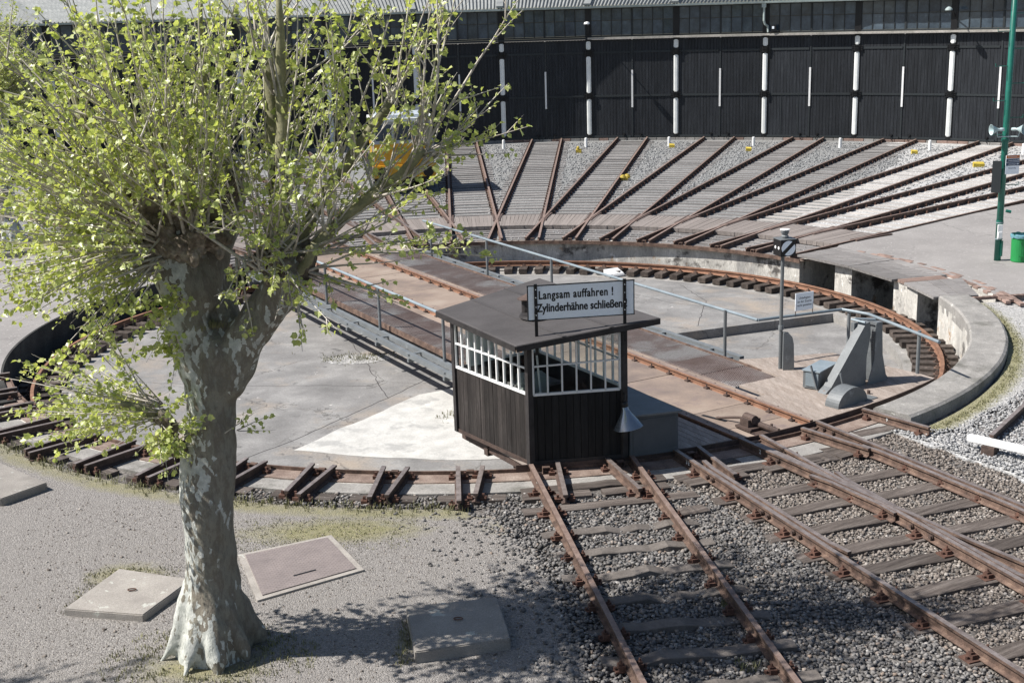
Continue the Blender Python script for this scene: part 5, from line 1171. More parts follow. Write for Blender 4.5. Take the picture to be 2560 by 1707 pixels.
rough_slab('concrete_cover', [(-6.5, -9.75), (-6.95, -10.35), (-10, -10.6), (-9.6, -8.3), (-7.5, -8.85)], -.22, -.03, M_['slab'], label='large concrete slab at the left edge behind the plane tree branches', cat='cover slab')
covers = [o for o in bpy.data.objects if o.name.startswith('concrete_cover')]
for o, (x, y, z) in zip(covers, ((-4.18, -13.5, -.058), (-.18, -14.62, -.008), (-8.2, -9.7, -.028))):
    ring_ = MB()
    for i in range(12):
        a, b = 2*pi*i/12, 2*pi*(i+1)/12; ring_.tube([(x+.05*cos(a), y+.03*sin(a), z+.012), (x+.05*cos(b), y+.03*sin(b), z+.012)], .007, 5)
    ring_.build('lifting_ring', M_['clip'], o)
ht = empty('steel_hatch', (-2.3, -12.8, -.15), 0, 'brown chequer plate steel hatch set in a concrete frame behind the trunk', 'hatch')
hp = [(-2.62, -13.74), (-1.42, -12.96), (-1.98, -11.83), (-3.12, -12.38)]
def inset(poly, k): c = (sum(p[0] for p in poly)/4, sum(p[1] for p in poly)/4); return [(c[0]+(p[0]-c[0])*k, c[1]+(p[1]-c[1])*k) for p in poly]
MB().prism(hp, -.2, -.125).build('frame', M_['slab'], ht)
hi_ = inset(hp, .88); MB().prism(hi_, -.13, -.112).build('plate', M_['hatch'] if 'hatch' in M_ else mat('hatch_steel', [(.3, (.17, .145, .14)), (.7, (.235, .20, .19))], 3, .7, .1, fine=30, fine_amt=.1, bump=.05), ht)
st = MB(); A_, B_, C_, D4 = [Vector((*p, 0)) for p in hi_]
hm_ = bpy.data.materials['hatch_steel']
nx, ny = 34, 34
for i in range(nx):
    for j in range(ny):
        s, t = (i+.5)/nx, (j+.5)/ny; p = A_.lerp(B_, s).lerp(D4.lerp(C_, s), t); ang = (.55 if (i+j) % 2 else 2.1)
        dx, dy = cos(ang)*.013, sin(ang)*.013; ex, ey = -sin(ang)*.004, cos(ang)*.004; z = -.108
        st.add([(p.x-dx, p.y-dy, -.1118), (p.x+ex, p.y+ey, -.1118), (p.x+dx, p.y+dy, -.1118), (p.x-ex, p.y-ey, -.1118), (p.x, p.y, z)], [(0, 1, 4), (1, 2, 4), (2, 3, 4), (3, 0, 4)])
st.build('chequer_studs', hm_, ht, kind='stuff')
q = A_.lerp(B_, .5).lerp(D4.lerp(C_, .5), .22); MB().box((q.x, q.y, -.112), (.30, .025, .012), .55).build('handle_slot', M_['black'], ht)

# ---------------------------------------------------------------- plane tree
def capsule_tree(chains, voxel=.028, disp=((.06, 2.2), (.02, 9))):
    m = MB()
    for pts, rs in chains: m.tube(pts, rs, 16)
    for pts, rs in chains:
        for i, (p, rr) in enumerate(zip(pts, rs)):
            if i in (0, len(pts)-1): m.lathe([(rr*cos(a), rr*sin(a)) if abs(a) < 1.5 else (0, rr*sin(a)) for a in [(-pi/2)+pi*q/8 for q in range(9)]], 14, tuple(p))
    me = m.mesh('bodies', []); ob = bpy.data.objects.new('bodies', me); COL.objects.link(ob)
    md = ob.modifiers.new('r', 'REMESH'); md.mode = 'VOXEL'; md.voxel_size = voxel; md.use_smooth_shade = True
    md = ob.modifiers.new('s', 'SMOOTH'); md.iterations = 8; md.factor = .6
    me2 = bpy.data.meshes.new_from_object(ob.evaluated_get(bpy.context.evaluated_depsgraph_get())); bpy.data.objects.remove(ob)
    n = len(me2.vertices); co = np.empty(n*3); me2.vertices.foreach_get('co', co); co = co.reshape(-1, 3); no = np.empty(n*3); me2.vertices.foreach_get('normal', no); no = no.reshape(-1, 3)
    for amp, fr_ in disp:
        d = np.array([noise.noise(Vector((c[0]*fr_, c[1]*fr_, c[2]*fr_*.6+3))) for c in co]); co += no*(d*amp)[:, None]
    me2.vertices.foreach_set('co', co.reshape(-1)); me2.update(); return me2
V = Vector
TY = -14.9
def T(x, z, y=0): return V((x, TY+y, z))
base = T(-2.88, -.15, 0)
tree = empty('plane_tree', base, 0, 'large pollarded plane tree with flaking pale bark and fresh green leaves', 'tree')
trunk = [([T(-2.88, -.25), T(-2.87, .1), T(-2.85, .4), T(-2.83, .8), T(-2.81, 1.37), T(-2.75, 2.0), T(-2.70, 2.5), T(-2.66, 2.9), T(-2.62, 3.25)], [.45, .38, .315, .285, .275, .28, .275, .27, .24]),
    ([T(-2.66, 2.9), T(-2.80, 3.4), T(-2.86, 3.8), T(-2.90, 4.15, .0), T(-2.93, 4.55, .05)], [.26, .23, .22, .24, .26]),
    ([T(-2.52, 2.95), T(-2.28, 3.35), T(-2.03, 3.68), T(-1.82, 3.95), T(-1.72, 4.12)], [.24, .205, .205, .24, .25]),
    ([T(-2.55, 3.1, .12), T(-2.5, 3.6, .22), T(-2.5, 3.85, .3)], [.24, .18, .12]), 
    ([T(-2.74, 3.9, .1), T(-2.6, 4.3, .35), T(-2.45, 4.6, .5), T(-2.4, 4.85, .55)], [.26, .22, .2, .17])]
for ang, ln, rr in ((200, .60, .09), (250, .60, .10), (285, .55, .13), (330, .48, .11), (20, .55, .13), (75, .5, .12), (130, .55, .12), (165, .5, .11)):
    a = R(ang); d = V((cos(a), sin(a), 0)); trunk.append(([base+d*.18+V((0, 0, .75)), base+d*.33+V((0, 0, .38)), base+d*(.33+ln*.25)+V((0, 0, .10)), base+d*(ln)+V((0, 0, -.04))], [.12, rr, rr*.85, rr*.4]))
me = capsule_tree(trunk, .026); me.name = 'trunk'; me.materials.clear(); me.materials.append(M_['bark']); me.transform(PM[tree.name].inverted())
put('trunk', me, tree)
# knobbly pollard heads
heads = [[(T(-3.20, 4.44, .1), .24), (T(-2.97, 4.55, -.12), .26), (T(-2.66, 4.50, -.15), .24), (T(-3.08, 4.30, -.2), .16), (T(-2.45, 4.70, .25), .2), (T(-2.85, 4.75, .2), .22), (T(-2.5, 4.45, .1), .2), (T(-3.42, 4.60, .0), .19), (T(-3.12, 4.80, .0), .24), (T(-3.32, 4.78, .1), .19), (T(-2.88, 4.86, -.08), .19), (T(-3.30, 4.32, -.05), .14), (T(-2.40, 4.92, .35), .19), (T(-2.75, 4.72, -.05), .2), (T(-3.1, 4.74, .05), .18)],
  [(T(-1.80, 4.22, -.14), .18), (T(-1.58, 4.16, -.08), .17), (T(-1.70, 4.30, .12), .19), (T(-1.98, 4.18, .0), .17), (T(-1.56, 4.02, -.12), .12), (T(-1.88, 4.05, -.2), .12)],
  [(T(-3.16, 2.60, -.12), .12), (T(-3.10, 2.45, -.12), .14), (T(-3.06, 2.28, -.14), .12)]]
for grp in heads:
    ch2 = []
    for p, rr in grp:
        rg = random.Random(int(p.x*1000)); ch2.append(([p, p+V((.01, 0, .01))], [rr*.62, rr*.62]))
        for q in range(9): o_ = V((rg.uniform(-1, 1), rg.uniform(-1, 1), rg.uniform(-1, 1))).normalized()*rr*rg.uniform(.5, .9); ch2.append(([p+o_*.1, p+o_], [rr*.4, rr*rg.uniform(.22, .42)]))
    me = capsule_tree(ch2, .02, ((.07, 7), (.05, 18))); me.name = 'burls'; me.materials.clear(); me.materials.append(M_['burl']); me.transform(PM[tree.name].inverted())
    put('pollard_burl', me, tree)
# limbs
limbs = [
 ([T(-2.95, 4.5, .1), T(-3.0, 4.85, .12), T(-3.1, 5.25, .1), T(-3.24, 5.62, .05)], [.13, .10, .095, .09]),
 ([T(-2.45, 4.7, .3), T(-2.42, 5.0, .35), T(-2.38, 5.27, .4)], [.13, .105, .11]),
 ([T(-2.85, 4.6), T(-2.95, 5.1, .1), T(-3.05, 5.7, .2), T(-3.2, 6.5, .3)], [.08, .06, .045, .02]),
 ([T(-2.6, 4.6), T(-2.75, 5.2, -.05), T(-2.88, 5.8, -.1), T(-2.95, 6.6, -.1)], [.075, .055, .04, .02]),
 ([T(-2.5, 4.65, .1), T(-2.35, 5.2, .1), T(-2.5, 5.9, .2), T(-2.45, 6.8, .2)], [.07, .05, .04, .02]),
 ([T(-1.78, 4.3), T(-1.76, 4.8, .02), T(-1.72, 5.4, .05), T(-1.70, 5.95, .1), T(-1.66, 6.9, .1)], [.085, .075, .068, .06, .025]),
 ([T(-1.9, 4.3, .1), T(-1.86, 4.9, .3), T(-1.85, 5.6, .4), T(-1.82, 6.3, .4)], [.09, .08, .075, .08]),
 ([T(-1.6, 4.18, -.05), T(-1.38, 4.42, 0), T(-1.10, 4.68, .05), T(-.82, 4.86, .1), T(-.55, 5.03, .1), T(-.32, 5.30, .1)], [.07, .062, .058, .066, .058, .052]),
 ([T(-1.65, 4.35, .1), T(-1.35, 4.85, .2), T(-1.08, 5.20, .25), T(-.82, 5.52, .3), T(-.62, 5.74, .3)], [.075, .06, .058, .05, .055]),
 ([T(-3.2, 4.45, .1), T(-3.5, 4.9, .2), T(-3.75, 5.5, .3), T(-3.95, 6.3, .4)], [.07, .05, .04, .02]),
 ([T(-3.25, 2.6, -.05), T(-3.4, 2.72, -.1), T(-3.58, 2.78, -.12)], [.07, .045, .03]),
 ([T(-1.62, 4.1, -.15), T(-1.50, 4.25, -.22), T(-1.42, 4.42, -.25)], [.06, .05, .045]),
]
for pts, rs in limbs:
    m = MB(); P2 = []; R2_ = []
    for i in range(len(pts)-1):
        for q in range(4): t = q/4; j = noise.noise(V((i+t, len(P2), rs[0]*100)))*.02; P2.append(pts[i].lerp(pts[i+1], t)+V((j, j, 0))); R2_.append(rs[i]+(rs[i+1]-rs[i])*t)
    P2.append(pts[-1]); R2_.append(rs[-1]); m.tube(P2, R2_, 10).build('limb', M_['limb'], tree, smooth=True)
# shoots and leaves
rg = random.Random(11)
segs = []     # list of (points, r0)
def shoot(p, d, L, rad, droop=.0, curl=.25, depth=0):
    d = d.normalized(); pts = [p.copy()]; n = max(4, int(L/.22)); st_ = L/n; ax = V((rg.uniform(-1, 1), rg.uniform(-1, 1), rg.uniform(-.3, .3)))*curl
    for i in range(n):
        d = (d+V((0, 0, .10-droop))*st_+ax*st_*.35+V((rg.gauss(0, .045), rg.gauss(0, .045), rg.gauss(0, .03)))).normalized(); pts.append(pts[-1]+d*st_)
    segs.append((pts, rad))
    if depth < 2:
        for i in range(1, n):
            if rg.random() < (.42 if depth == 0 else .22):
                side = V((rg.uniform(-1, 1), rg.uniform(-1, 1), rg.uniform(-.2, .8))).normalized(); dd = (pts[i+1]-pts[i]).normalized()
                shoot(pts[i], (dd*.9+side*.75), L*rg.uniform(.18, .42)*(1-.4*i/n), rad*.5, droop, curl, depth+1)
def fan(p, axis, spread, n, L0, L1, r0=.010, r1=.017, droop=0, jit=.1):
    axis = V(axis).normalized()
    for _ in range(n):
        o = V((rg.gauss(0, 1), rg.gauss(0, 1), rg.gauss(0, 1))); d = (axis+o*spread).normalized(); pp = p+V((rg.uniform(-1, 1), rg.uniform(-1, 1), rg.uniform(-.5, .5)))*jit
        shoot(pp, d, rg.uniform(L0, L1), rg.uniform(r0, r1), droop)
up = (0, 0, 1)
fan(T(-3.16, 4.5, .1), (-.75, -.1, .75), .38, 16, 1.5, 2.3); fan(T(-3.16, 4.5, .2), (-1, .3, .15), .30, 12, 1.2, 1.9, droop=.12)
fan(T(-2.9, 4.6), (-.25, -.25, 1), .35, 15, 2.0, 3.0); fan(T(-2.6, 4.6), (.05, -.1, 1), .35, 11, 1.8, 2.9)
fan(T(-2.9, 4.45, .1), (-.9, .35, .25), .3, 12, 1.4, 2.3, droop=.15)
fan(T(-2.38, 5.1, .4), (0, .3, 1), .4, 10, 1.5, 2.4); fan(T(-3.2, 5.6, .05), (-.4, -.1, 1), .4, 9, 1.2, 2.0)
fan(T(-1.75, 4.35), (.15, .1, 1), .36, 14, 1.8, 2.8); fan(T(-1.66, 4.28), (.9, -.1, .45), .30, 11, 1.4, 2.3, droop=.05)
fan(T(-1.85, 6.3, .4), (.1, 0, 1), .5, 8, .8, 1.4); fan(T(-1.7, 5.9, .1), (.2, 0, 1), .45, 7, .8, 1.6)
fan(T(-.32, 5.3, .1), (.35, 0, 1), .36, 9, 1.1, 2.0); fan(T(-.82, 4.86, .1), (.5, -.1, .8), .42, 7, .9, 1.6)
fan(T(-.62, 5.74, .3), (.35, 0, 1), .4, 8, 1.0, 1.8); fan(T(-1.08, 5.2, .25), (.1, -.1, 1), .45, 8, 1.0, 1.8); fan(T(-1.3, 4.5), (.3, -.3, 1), .4, 7, 1.0, 1.8)
fan(T(-.35, 5.2, .1), (1, -.1, .25), .22, 5, .8, 1.3); fan(T(-1.62, 4.15, -.1), (1, -.2, -.18), .20, 6, .9, 1.5, droop=.15)
fan(T(-1.7, 4.1, -.2), (.25, -.6, -.5), .35, 6, .5, .9, droop=.3); fan(T(-2.2, 4.3, -.25), (.2, -.6, -.4), .5, 8, .5, .9, droop=.3)
fan(T(-3.3, 2.68, .15), (-1, .22, .10), .2, 13, 1.0, 1.75, .007, .012, droop=.06); fan(T(-3.3, 2.68, .15), (-.8, .35, .75), .25, 5, .7, 1.2, .007, .011)
fan(T(-3.15, 2.45, -.25), (.15, -1, .1), .6, 10, .25, .55, .005, .008, droop=.2); fan(T(-3.0, 2.6, -.3), (.3, -.9, .2), .5, 7, .25, .5, .005, .008)
fan(T(-2.45, 2.45, -.25), (1, -.2, .3), .3, 3, .4, .65, .005, .007); fan(T(-2.85, 3.4, -.3), (-.2, -1, .1), .6, 9, .3, .7, .005, .008)
fan(T(-3.5, 5.0, .2), (-1, .1, .5), .35, 6, .9, 1.4); fan(T(-3.8, 5.6, .3), (-.5, .1, 1), .4, 8, .9, 1.5); fan(T(-3.1, 5.0, .4), (-.6, .8, .7), .4, 8, 1.4, 2.4)
fan(T(-2.3, 4.8, .4), (.5, .8, .7), .4, 7, 1.2, 2.2)
fan(T(-3.2, 4.4, .1), (-1, .25, -.05), .28, 10, 1.0, 1.7, droop=.25); fan(T(-2.95, 4.35, -.25), (-.7, -.8, 0), .35, 9, .9, 1.6, droop=.3)
fan(T(-3.25, 2.65, .1), (-1, .2, -.10), .18, 9, .9, 1.6, .006, .011, droop=.12); fan(T(-2.0, 4.2, -.2), (.3, -.4, 1), .45, 10, 1.2, 2.2)
fan(T(-2.6, 4.5, 0), (.25, -.2, 1), .4, 9, 1.5, 2.5); fan(T(-.5, 5.05, .1), (.7, -.2, .6), .35, 6, .8, 1.4); fan(T(-2.9, 4.9, .2), (-.3, .3, 1), .45, 12, 1.5, 2.6)
fan(T(-3.2, 4.6, .2), (-1, .1, .42), .24, 13, 1.3, 2.0); fan(T(-3.1, 4.5, .3), (-1, .5, .2), .3, 12, 1.3, 2.1, droop=.1)
fan(T(-3.2, 4.45, .0), (-1, -.1, .02), .22, 9, 1.2, 1.8, droop=.15); fan(T(-3.05, 4.4, -.1), (-.8, -.3, -.25), .25, 8, .8, 1.4, droop=.2); fan(T(-3.3, 4.8, .0), (-.8, -.25, .8), .3, 9, 1.2, 2.0)
fan(T(-3.0, 4.5, -.15), (-.35, -1, .55), .30, 12, 1.2, 2.0); fan(T(-3.1, 4.6, -.1), (-.9, -.8, .5), .28, 13, 1.5, 2.3); fan(T(-2.7, 4.55, -.2), (.3, -1, .8), .32, 10, 1.2, 2.0)
fan(T(-3.1, 4.5, .3), (-.9, 1, .5), .3, 10, 1.4, 2.2); fan(T(-3.1, 4.45, -.1), (-.9, -.75, .0), .24, 9, 1.1, 1.8, droop=.2); fan(T(-1.8, 4.3, -.2), (.4, -1, .9), .32, 10, 1.1, 2.0)
fan(T(-3.25, 4.35, .1), (-1, -.1, -.12), .22, 14, 1.2, 1.9, .007, .012, droop=.22); fan(T(-3.0, 4.25, -.25), (-.8, -.55, -.3), .28, 12, .9, 1.5, .006, .010, droop=.3)
fan(T(-3.3, 2.68, .1), (-1, -.05, .25), .28, 7, 1.2, 1.8, .006, .011, droop=.05); fan(T(-3.3, 2.6, .05), (-1, -.15, -.02), .24, 6, 1.1, 1.7, .005, .010, droop=.05); fan(T(-3.2, 2.6, -.1), (-.7, -.7, .3), .35, 9, .5, .9, .004, .008, droop=.1)
fan(T(-3.1, 2.35, -.22), (.25, -1, .0), .6, 12, .25, .5, .004, .007, droop=.3); fan(T(-2.85, 3.9, -.28), (-.5, -1, -.1), .5, 12, .4, .9, .004, .008, droop=.3)
tw = MB()
for pts, rad in segs:
    n = len(pts); tw.tube(pts, [1.15*rad*(1-.82*i/(n-1)) for i in range(n)], 4 if rad > .006 else 3, caps=False)
tree_tw = tw.build('shoots', M_['twig'], tree, smooth=True, kind='stuff')
# leaf shape: lobed maple-like blade, folded along the midrib
lobes = [(0, 0), (.22, .03), (.44, .16), (.42, .36), (.46, .60), (.22, .70), (0, 1.0), (-.22, .70), (-.46, .60), (-.42, .36), (-.44, .16), (-.22, .03)]
leaf_v = [(x, y, .38*abs(x)-.16*y*y) for x, y in lobes]+[(0, .35, -.02)]
leaf_f = [(12, i, (i+1) % 12) for i in range(12)]
LV = np.array(leaf_v); LF = np.array(leaf_f)
lp = []
for pts, rad in segs:
    L = sum((a-b).length for a, b in zip(pts, pts[1:])); n = len(pts)
    bare = .35 if hash(round(pts[0].x*1e4)) % 10 < 3 else 1.0
    cnt = max(2, int(L/.066)) if rad < .0085 else int(L/.092)
    for j in range(cnt):
        t = (.30 if rad > .0085 else .15)+.8*(j+rg.random())/cnt; t = min(t, .999); i = int(t*(n-1)); fr_ = t*(n-1)-i; p = pts[i].lerp(pts[i+1], fr_)
        if rg.random() > bare: continue
        if p.x < -4.85 and -.75 < p.y-TY < .7 and rg.random() < .7: continue  # leaves thinned out of view so that sun reaches the trunk
        nn_ = 1+(rg.random() < .45)
        for _ in range(nn_):
            d = (pts[i+1]-pts[i]).normalized(); o = V((rg.gauss(0, 1), rg.gauss(0, 1), rg.gauss(0, .7))).normalized(); y = (d*.5+o*.8+V((0, 0, -.25))).normalized()
            nz = (V((rg.gauss(0, 1)-.25, rg.gauss(0, 1)-.2, .9))).normalized(); x = y.cross(nz).normalized(); z = x.cross(y)
            s = rg.choice((.030, .038, .046, .054, .063, .078))*rg.uniform(.85, 1.1); lp.append((p+o*.018, x, y, z, s))
camp = cam.matrix_world.translation
def facing(q): return q[4]
lp.sort(key=lambda q: -q[4]/(q[0]-camp).length)
inv = PM[tree.name].inverted()
me_leaf = bpy.data.meshes.new('leaf'); me_leaf.from_pydata(leaf_v, [], leaf_f); me_leaf.materials.append(M_['leaf'])
single = [q for q in lp if -4.8 < q[0].x < .5 and q[0].z < 6.6][:290]; sset = set(id(q) for q in single)
for (p, x, y, z, s) in single:
    m4 = Matrix(((x.x*s, y.x*s, z.x*s, p.x), (x.y*s, y.y*s, z.y*s, p.y), (x.z*s, y.z*s, z.z*s, p.z), (0, 0, 0, 1))); put('leaf', me_leaf, tree, m4)
rest = [q for q in lp if id(q) not in sset]
A = np.array([[q[0][:], q[1][:], q[2][:], q[3][:]] for q in rest]); S = np.array([q[4] for q in rest])
vv = A[:, 0][:, None, :]+S[:, None, None]*(LV[None, :, 0:1]*A[:, 1][:, None, :]+LV[None, :, 1:2]*A[:, 2][:, None, :]+LV[None, :, 2:3]*A[:, 3][:, None, :])
nl = len(rest); vv = vv.reshape(-1, 3)-np.array(PM[tree.name].translation)
ff = (LF[None]+np.arange(nl)[:, None, None]*13).reshape(-1, 3)
def np_mesh(name, v, f, m):
    me = bpy.data.meshes.new(name); me.vertices.add(len(v)); me.vertices.foreach_set('co', v.astype(np.float32).ravel()); me.loops.add(f.size); me.loops.foreach_set('vertex_index', f.astype(np.int32).ravel())
    me.polygons.add(len(f)); k = f.shape[1]; me.polygons.foreach_set('loop_start', np.arange(0, f.size, k, dtype=np.int32)); me.materials.append(m); me.update(calc_edges=True); return me
put('leaves', np_mesh('leaves', vv, ff, M_['leaf']), tree, kind='stuff')
print('LEAVES', nl, 'SHOOTS', len(segs))
# further plane trees share the same meshes
def copy_tree(loc, rz, s, lab):
    t2_ = empty('plane_tree', loc, rz, lab, 'tree'); t2_.scale = (s, s, s)
    for c in list(tree.children):
        if c.name.startswith('leaf.') or c.name == 'leaf': continue
        o = c.copy(); COL.objects.link(o); o.parent = t2_
    return t2_
copy_tree((-14.7, 11.0, -.1), 2.3, 1.0, 'pollarded plane tree beyond the pit at the left edge')
copy_tree((-10.9, -18.7, -.15), 1.2, 1.0, 'plane tree outside the left edge that casts the shade at the lower left')
copy_tree((-19.5, 19.5, -.1), 4.0, 1.05, 'pollarded plane tree far behind the crown of the large tree at the left')
kb = MB(); kb.ring(1.5, 1.66, 0, 360, -.2, .06, 24); kb.v = [(x-14.7, y+11.0, z) for x, y, z in kb.v]; tag(kb.build('tree_kerb', M_['ledge']), 'round concrete kerb about the foot of the far left plane tree', 'kerb')

# ---------------------------------------------------------------- loose stones, weeds
def stones(name, pts, sizes, m, zs, seed, flat=.7):
    g = np.random.default_rng(seed); n = len(pts)
    iv = np.array([(-1, -1, -1), (1, -1, -1), (1, 1, -1), (-1, 1, -1), (-1, -1, 1), (1, -1, 1), (1, 1, 1), (-1, 1, 1)])*.78
    fi = np.array([(0, 2, 1), (0, 3, 2), (4, 5, 6), (4, 6, 7), (0, 1, 5), (0, 5, 4), (1, 2, 6), (1, 6, 5), (2, 3, 7), (2, 7, 6), (3, 0, 4), (3, 4, 7)])
    v = iv[None]*(1+g.uniform(-.38, .3, (n, 8, 3)))*g.uniform(.6, 1.25, (n, 1, 3))
    q = g.normal(size=(n, 4)); q /= np.linalg.norm(q, axis=1)[:, None]; w, x, y, z = q.T
    Rm = np.stack([1-2*(y*y+z*z), 2*(x*y-z*w), 2*(x*z+y*w), 2*(x*y+z*w), 1-2*(x*x+z*z), 2*(y*z-x*w), 2*(x*z-y*w), 2*(y*z+x*w), 1-2*(x*x+y*y)], 1).reshape(n, 3, 3)
    v = np.einsum('nij,nkj->nki', Rm, v); v[:, :, 2] *= flat; v *= sizes[:, None, None]
    v += np.concatenate([pts, zs[:, None]], 1)[:, None, :]
    me = np_mesh(name, v.reshape(-1, 3), (fi[None]+np.arange(n)[:, None, None]*8).reshape(-1, 3), m)
    at = me.attributes.new('tone', 'FLOAT', 'POINT'); at.data.foreach_set('value', np.repeat(g.random(n), 8).astype(np.float32))
    return put(name, me, kind='stuff')
def inpoly(P_, poly):
    x, y = P_[:, 0], P_[:, 1]; c = np.zeros(len(P_), bool); n = len(poly)
    for i in range(n):
        x1, y1 = poly[i]; x2, y2 = poly[(i+1) % n]
        with np.errstate(divide='ignore', invalid='ignore'):
            c ^= ((y1 > y) != (y2 > y)) & (x < (x2-x1)*(y-y1)/(y2-y1+1e-12)+x1)
    return c
def scatter(poly, dens, seed):
    g = np.random.default_rng(seed); a = np.array(poly); lo_, hi2 = a.min(0), a.max(0); n = int((hi2-lo_).prod()*dens); p = g.uniform(lo_, hi2, (n, 2)); return p[inpoly(p, poly)], g
bed1 = [(.05, -11.05)]+[(P(a, 10.72).x, P(a, 10.72).y) for a in range(178, 164, -2)]+[(3.0, -10.2), (4.2, -12.9), (5.2, -15.4), (6.0, -17.4), (1.15, -17.4), (1.0, -14.6), (.6, -12.7)]
p, g = scatter(bed1, 900, 3); s = g.uniform(.012, .031, len(p)); stones('track_ballast', p, s, M_['stone'], -.198+g.uniform(-.005, .026, len(p)), 4)
bed2 = [(P(a, 10.15).x, P(a, 10.15).y) for a in range(166, 142, -2)]+[(6.7, -8.3), (7.7, -10.2), (8.8, -12.6), (9.4, -14.4), (9, -17.4), (5.6, -17.4), (5.1, -15.4), (4.1, -12.9), (2.9, -10.2)]
p, g = scatter(bed2, 760, 5); s = g.uniform(.011, .028, len(p)); stones('rusty_track_ballast', p, s, M_['stonerust'], -.20+g.uniform(-.005, .022, len(p)), 6)
bed3 = [(6.6, -8.2), (7.55, -8.25), (8.75, -7.1), (10.1, -5.6), (12.0, -3.4), (13.0, -4.5), (11.5, -9), (9.4, -14.0), (8.7, -12.3), (7.7, -10.1)]
p, g = scatter(bed3, 620, 7); s = g.uniform(.012, .028, len(p)); stones('pale_ballast', p, s, M_['stonepale'], -.15+g.uniform(-.01, .02, len(p)), 8)
ringb = [(P(a, 10.95).x, P(a, 10.95).y) for a in range(200, 176, -2)]+[(P(a, 10.47).x, P(a, 10.47).y) for a in range(176, 201, 2)]
p, g = scatter(ringb, 300, 9); s = g.uniform(.016, .032, len(p)); stones('rim_ballast', p, s, M_['stone'], -.165+g.uniform(-.005, .02, len(p)), 10)
# ballast thinning out over the yard
spill = [(-1.4, -11.05), (.4, -11.25), (1.3, -13), (1.5, -17.4), (-.2, -17.4), (-.4, -13.5), (-.9, -12)]
p, g = scatter(spill, 520, 11); eg = np.interp(-p[:, 1], [11.05, 11.35, 12.7, 14.6, 16.6], [-.3, .2, .75, 1.1, 1.25]); keep = g.random(len(p)) < np.exp((p[:, 0]-eg)/.28)*1.0+.02; p = p[keep]; stones('spilled_ballast', p, g.uniform(.012, .032, len(p)), M_['stone'], -.15+g.uniform(-.004, .012, len(p)), 12)
yardp = [(-5.2, -17), (1.1, -17), (.9, -14.5), (.1, -11.3), (-3, -11.1), (-6.5, -10)]
p, g = scatter(yardp, 160, 13); p = p[g.random(len(p)) < .9]; stones('yard_grit', p, g.uniform(.004, .012, len(p))*(1+(g.random(len(p)) < .02)*1.2), M_['stonerust'], -.15+g.uniform(-.002, .004, len(p)), 14)
fanp = []
for k in range(-2, 8):
    th = TH0+(k+.5)*DE; q = []
    for rr_, hw in ((14.6, .28), (24, .55), (37.2, 1.3)): q.append(P(th, rr_)+V((P(th, 1).y, -P(th, 1).x, 0))*hw)
    for rr_, hw in ((37.2, -1.3), (24, -.55), (14.6, -.28)): q.append(P(th, rr_)+V((P(th, 1).y, -P(th, 1).x, 0))*hw)
    p, g = scatter([(v.x, v.y) for v in q], 34, 20+k); stones('fan_gravel', p, g.uniform(.025, .045, len(p)), M_['stonefan'], -.16+g.uniform(-.01, .01, len(p)), 40+k)
for k in range(-4, 8):
    th = TH0+k*DE; q = [P(th-2.4, 10.1), P(th-2.4, 11.9), P(th+2.4, 11.9), P(th+2.4, 10.1)]
    p, g = scatter([(v.x, v.y) for v in q], 120, 60+k); stones('rim_gravel', p, g.uniform(.018, .034, len(p)), M_['stonefan'], -.165+g.uniform(-.01, .015, len(p)), 70+k)
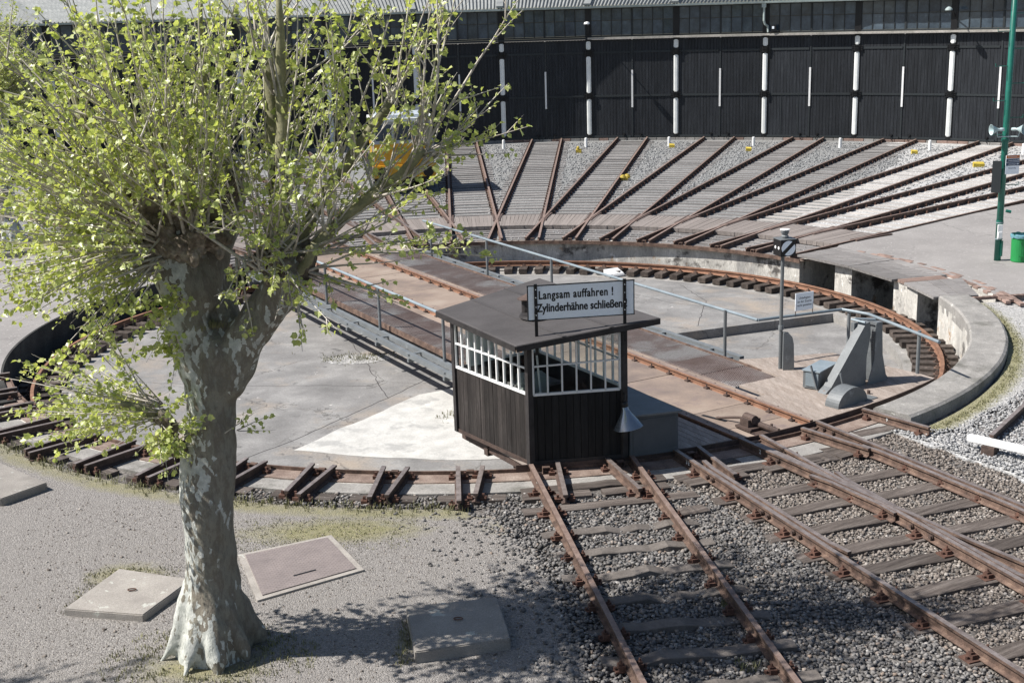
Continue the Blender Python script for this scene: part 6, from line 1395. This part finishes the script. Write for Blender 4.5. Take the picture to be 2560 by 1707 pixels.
# grass and weeds: bent blades
def blades(name, pts, h0, h1, seed, per=5, z=-.15, w=.006):
    g = random.Random(seed); vs = []; fs = []
    for (x, y) in pts:
        for _ in range(per):
            a = g.uniform(0, 2*pi); h = g.uniform(h0, h1); ln = g.uniform(.1, .7)*h; px, py = x+g.gauss(0, .03), y+g.gauss(0, .03); sx, sy = -sin(a)*w, cos(a)*w; o = len(vs)
            vs += [(px-sx, py-sy, z), (px+sx, py+sy, z), (px+cos(a)*ln*.4+sx*.7, py+sin(a)*ln*.4+sy*.7, z+h*.6), (px+cos(a)*ln*.4-sx*.7, py+sin(a)*ln*.4-sy*.7, z+h*.6), (px+cos(a)*ln, py+sin(a)*ln, z+h)]; fs += [(o, o+1, o+2, o+3), (o+3, o+2, o+4)]
    o = MB().add(vs, fs).build(name, M_['weed']); tag(o, kind='stuff'); return o
g = random.Random(5)
pts = [(-2.88+cos(a)*rr*1.25, -15.1+sin(a)*rr*.9) for a, rr in [(g.uniform(0, 2*pi), g.uniform(.42, .95)) for _ in range(420)]]
blades('grass_round_trunk', pts, .015, .05, 1, 5)
pts = [(P(a, rr).x, P(a, rr).y) for a, rr in [(g.uniform(181, 240), g.gauss(11.02, .08)) for _ in range(420)]]; blades('rim_weeds', pts, .03, .11, 2, 4)
pts = [(P(a, rr).x, P(a, rr).y) for a, rr in [(g.uniform(90, 139), 10.96+abs(g.gauss(0, .12))) for _ in range(700)]]; blades('coping_weeds', pts, .01, .045, 3, 3, -.14)
pts = [(-4.2+g.uniform(-.75, .4), -12.95+g.uniform(-.9, .3)) for _ in range(260)]; blades('slab_grass', pts, .012, .035, 4, 5)
pts = [(-.75+g.gauss(0, .05), -14.8+g.uniform(-.6, .5)) for _ in range(60)]; blades('slab_weeds', pts, .02, .06, 6, 4)
pts = [(g.uniform(-3.3, -.9), g.uniform(-12.3, -11.15)) for _ in range(500)]; blades('moss_tufts', pts, .006, .02, 7, 4)
pts = [(2.95+g.gauss(0, .05), -14.15+g.gauss(0, .03)) for _ in range(14)]+[(2.9+g.gauss(0, .08), -15.6+g.gauss(0, .05)) for _ in range(10)]; blades('track_weeds', pts, .03, .09, 8, 6, -.18)
pts = [(-2.95+g.gauss(0, .45), .05+g.gauss(0, .2)) for _ in range(160)]; blades('pit_weeds', pts, .02, .07, 9, 4, -.915)
pts = [tuple(B(4.5+g.uniform(-1.2, 1.2), -2.6+g.gauss(0, .25))[:2]) for _ in range(90)]; blades('bridge_weeds', pts, .03, .10, 10, 5, -.92)
pts = [(-2.62+g.gauss(0, .08), -14.95+g.gauss(0, .06)) for _ in range(30)]; blades('fork_moss', pts, .03, .10, 12, 6, 3.55)
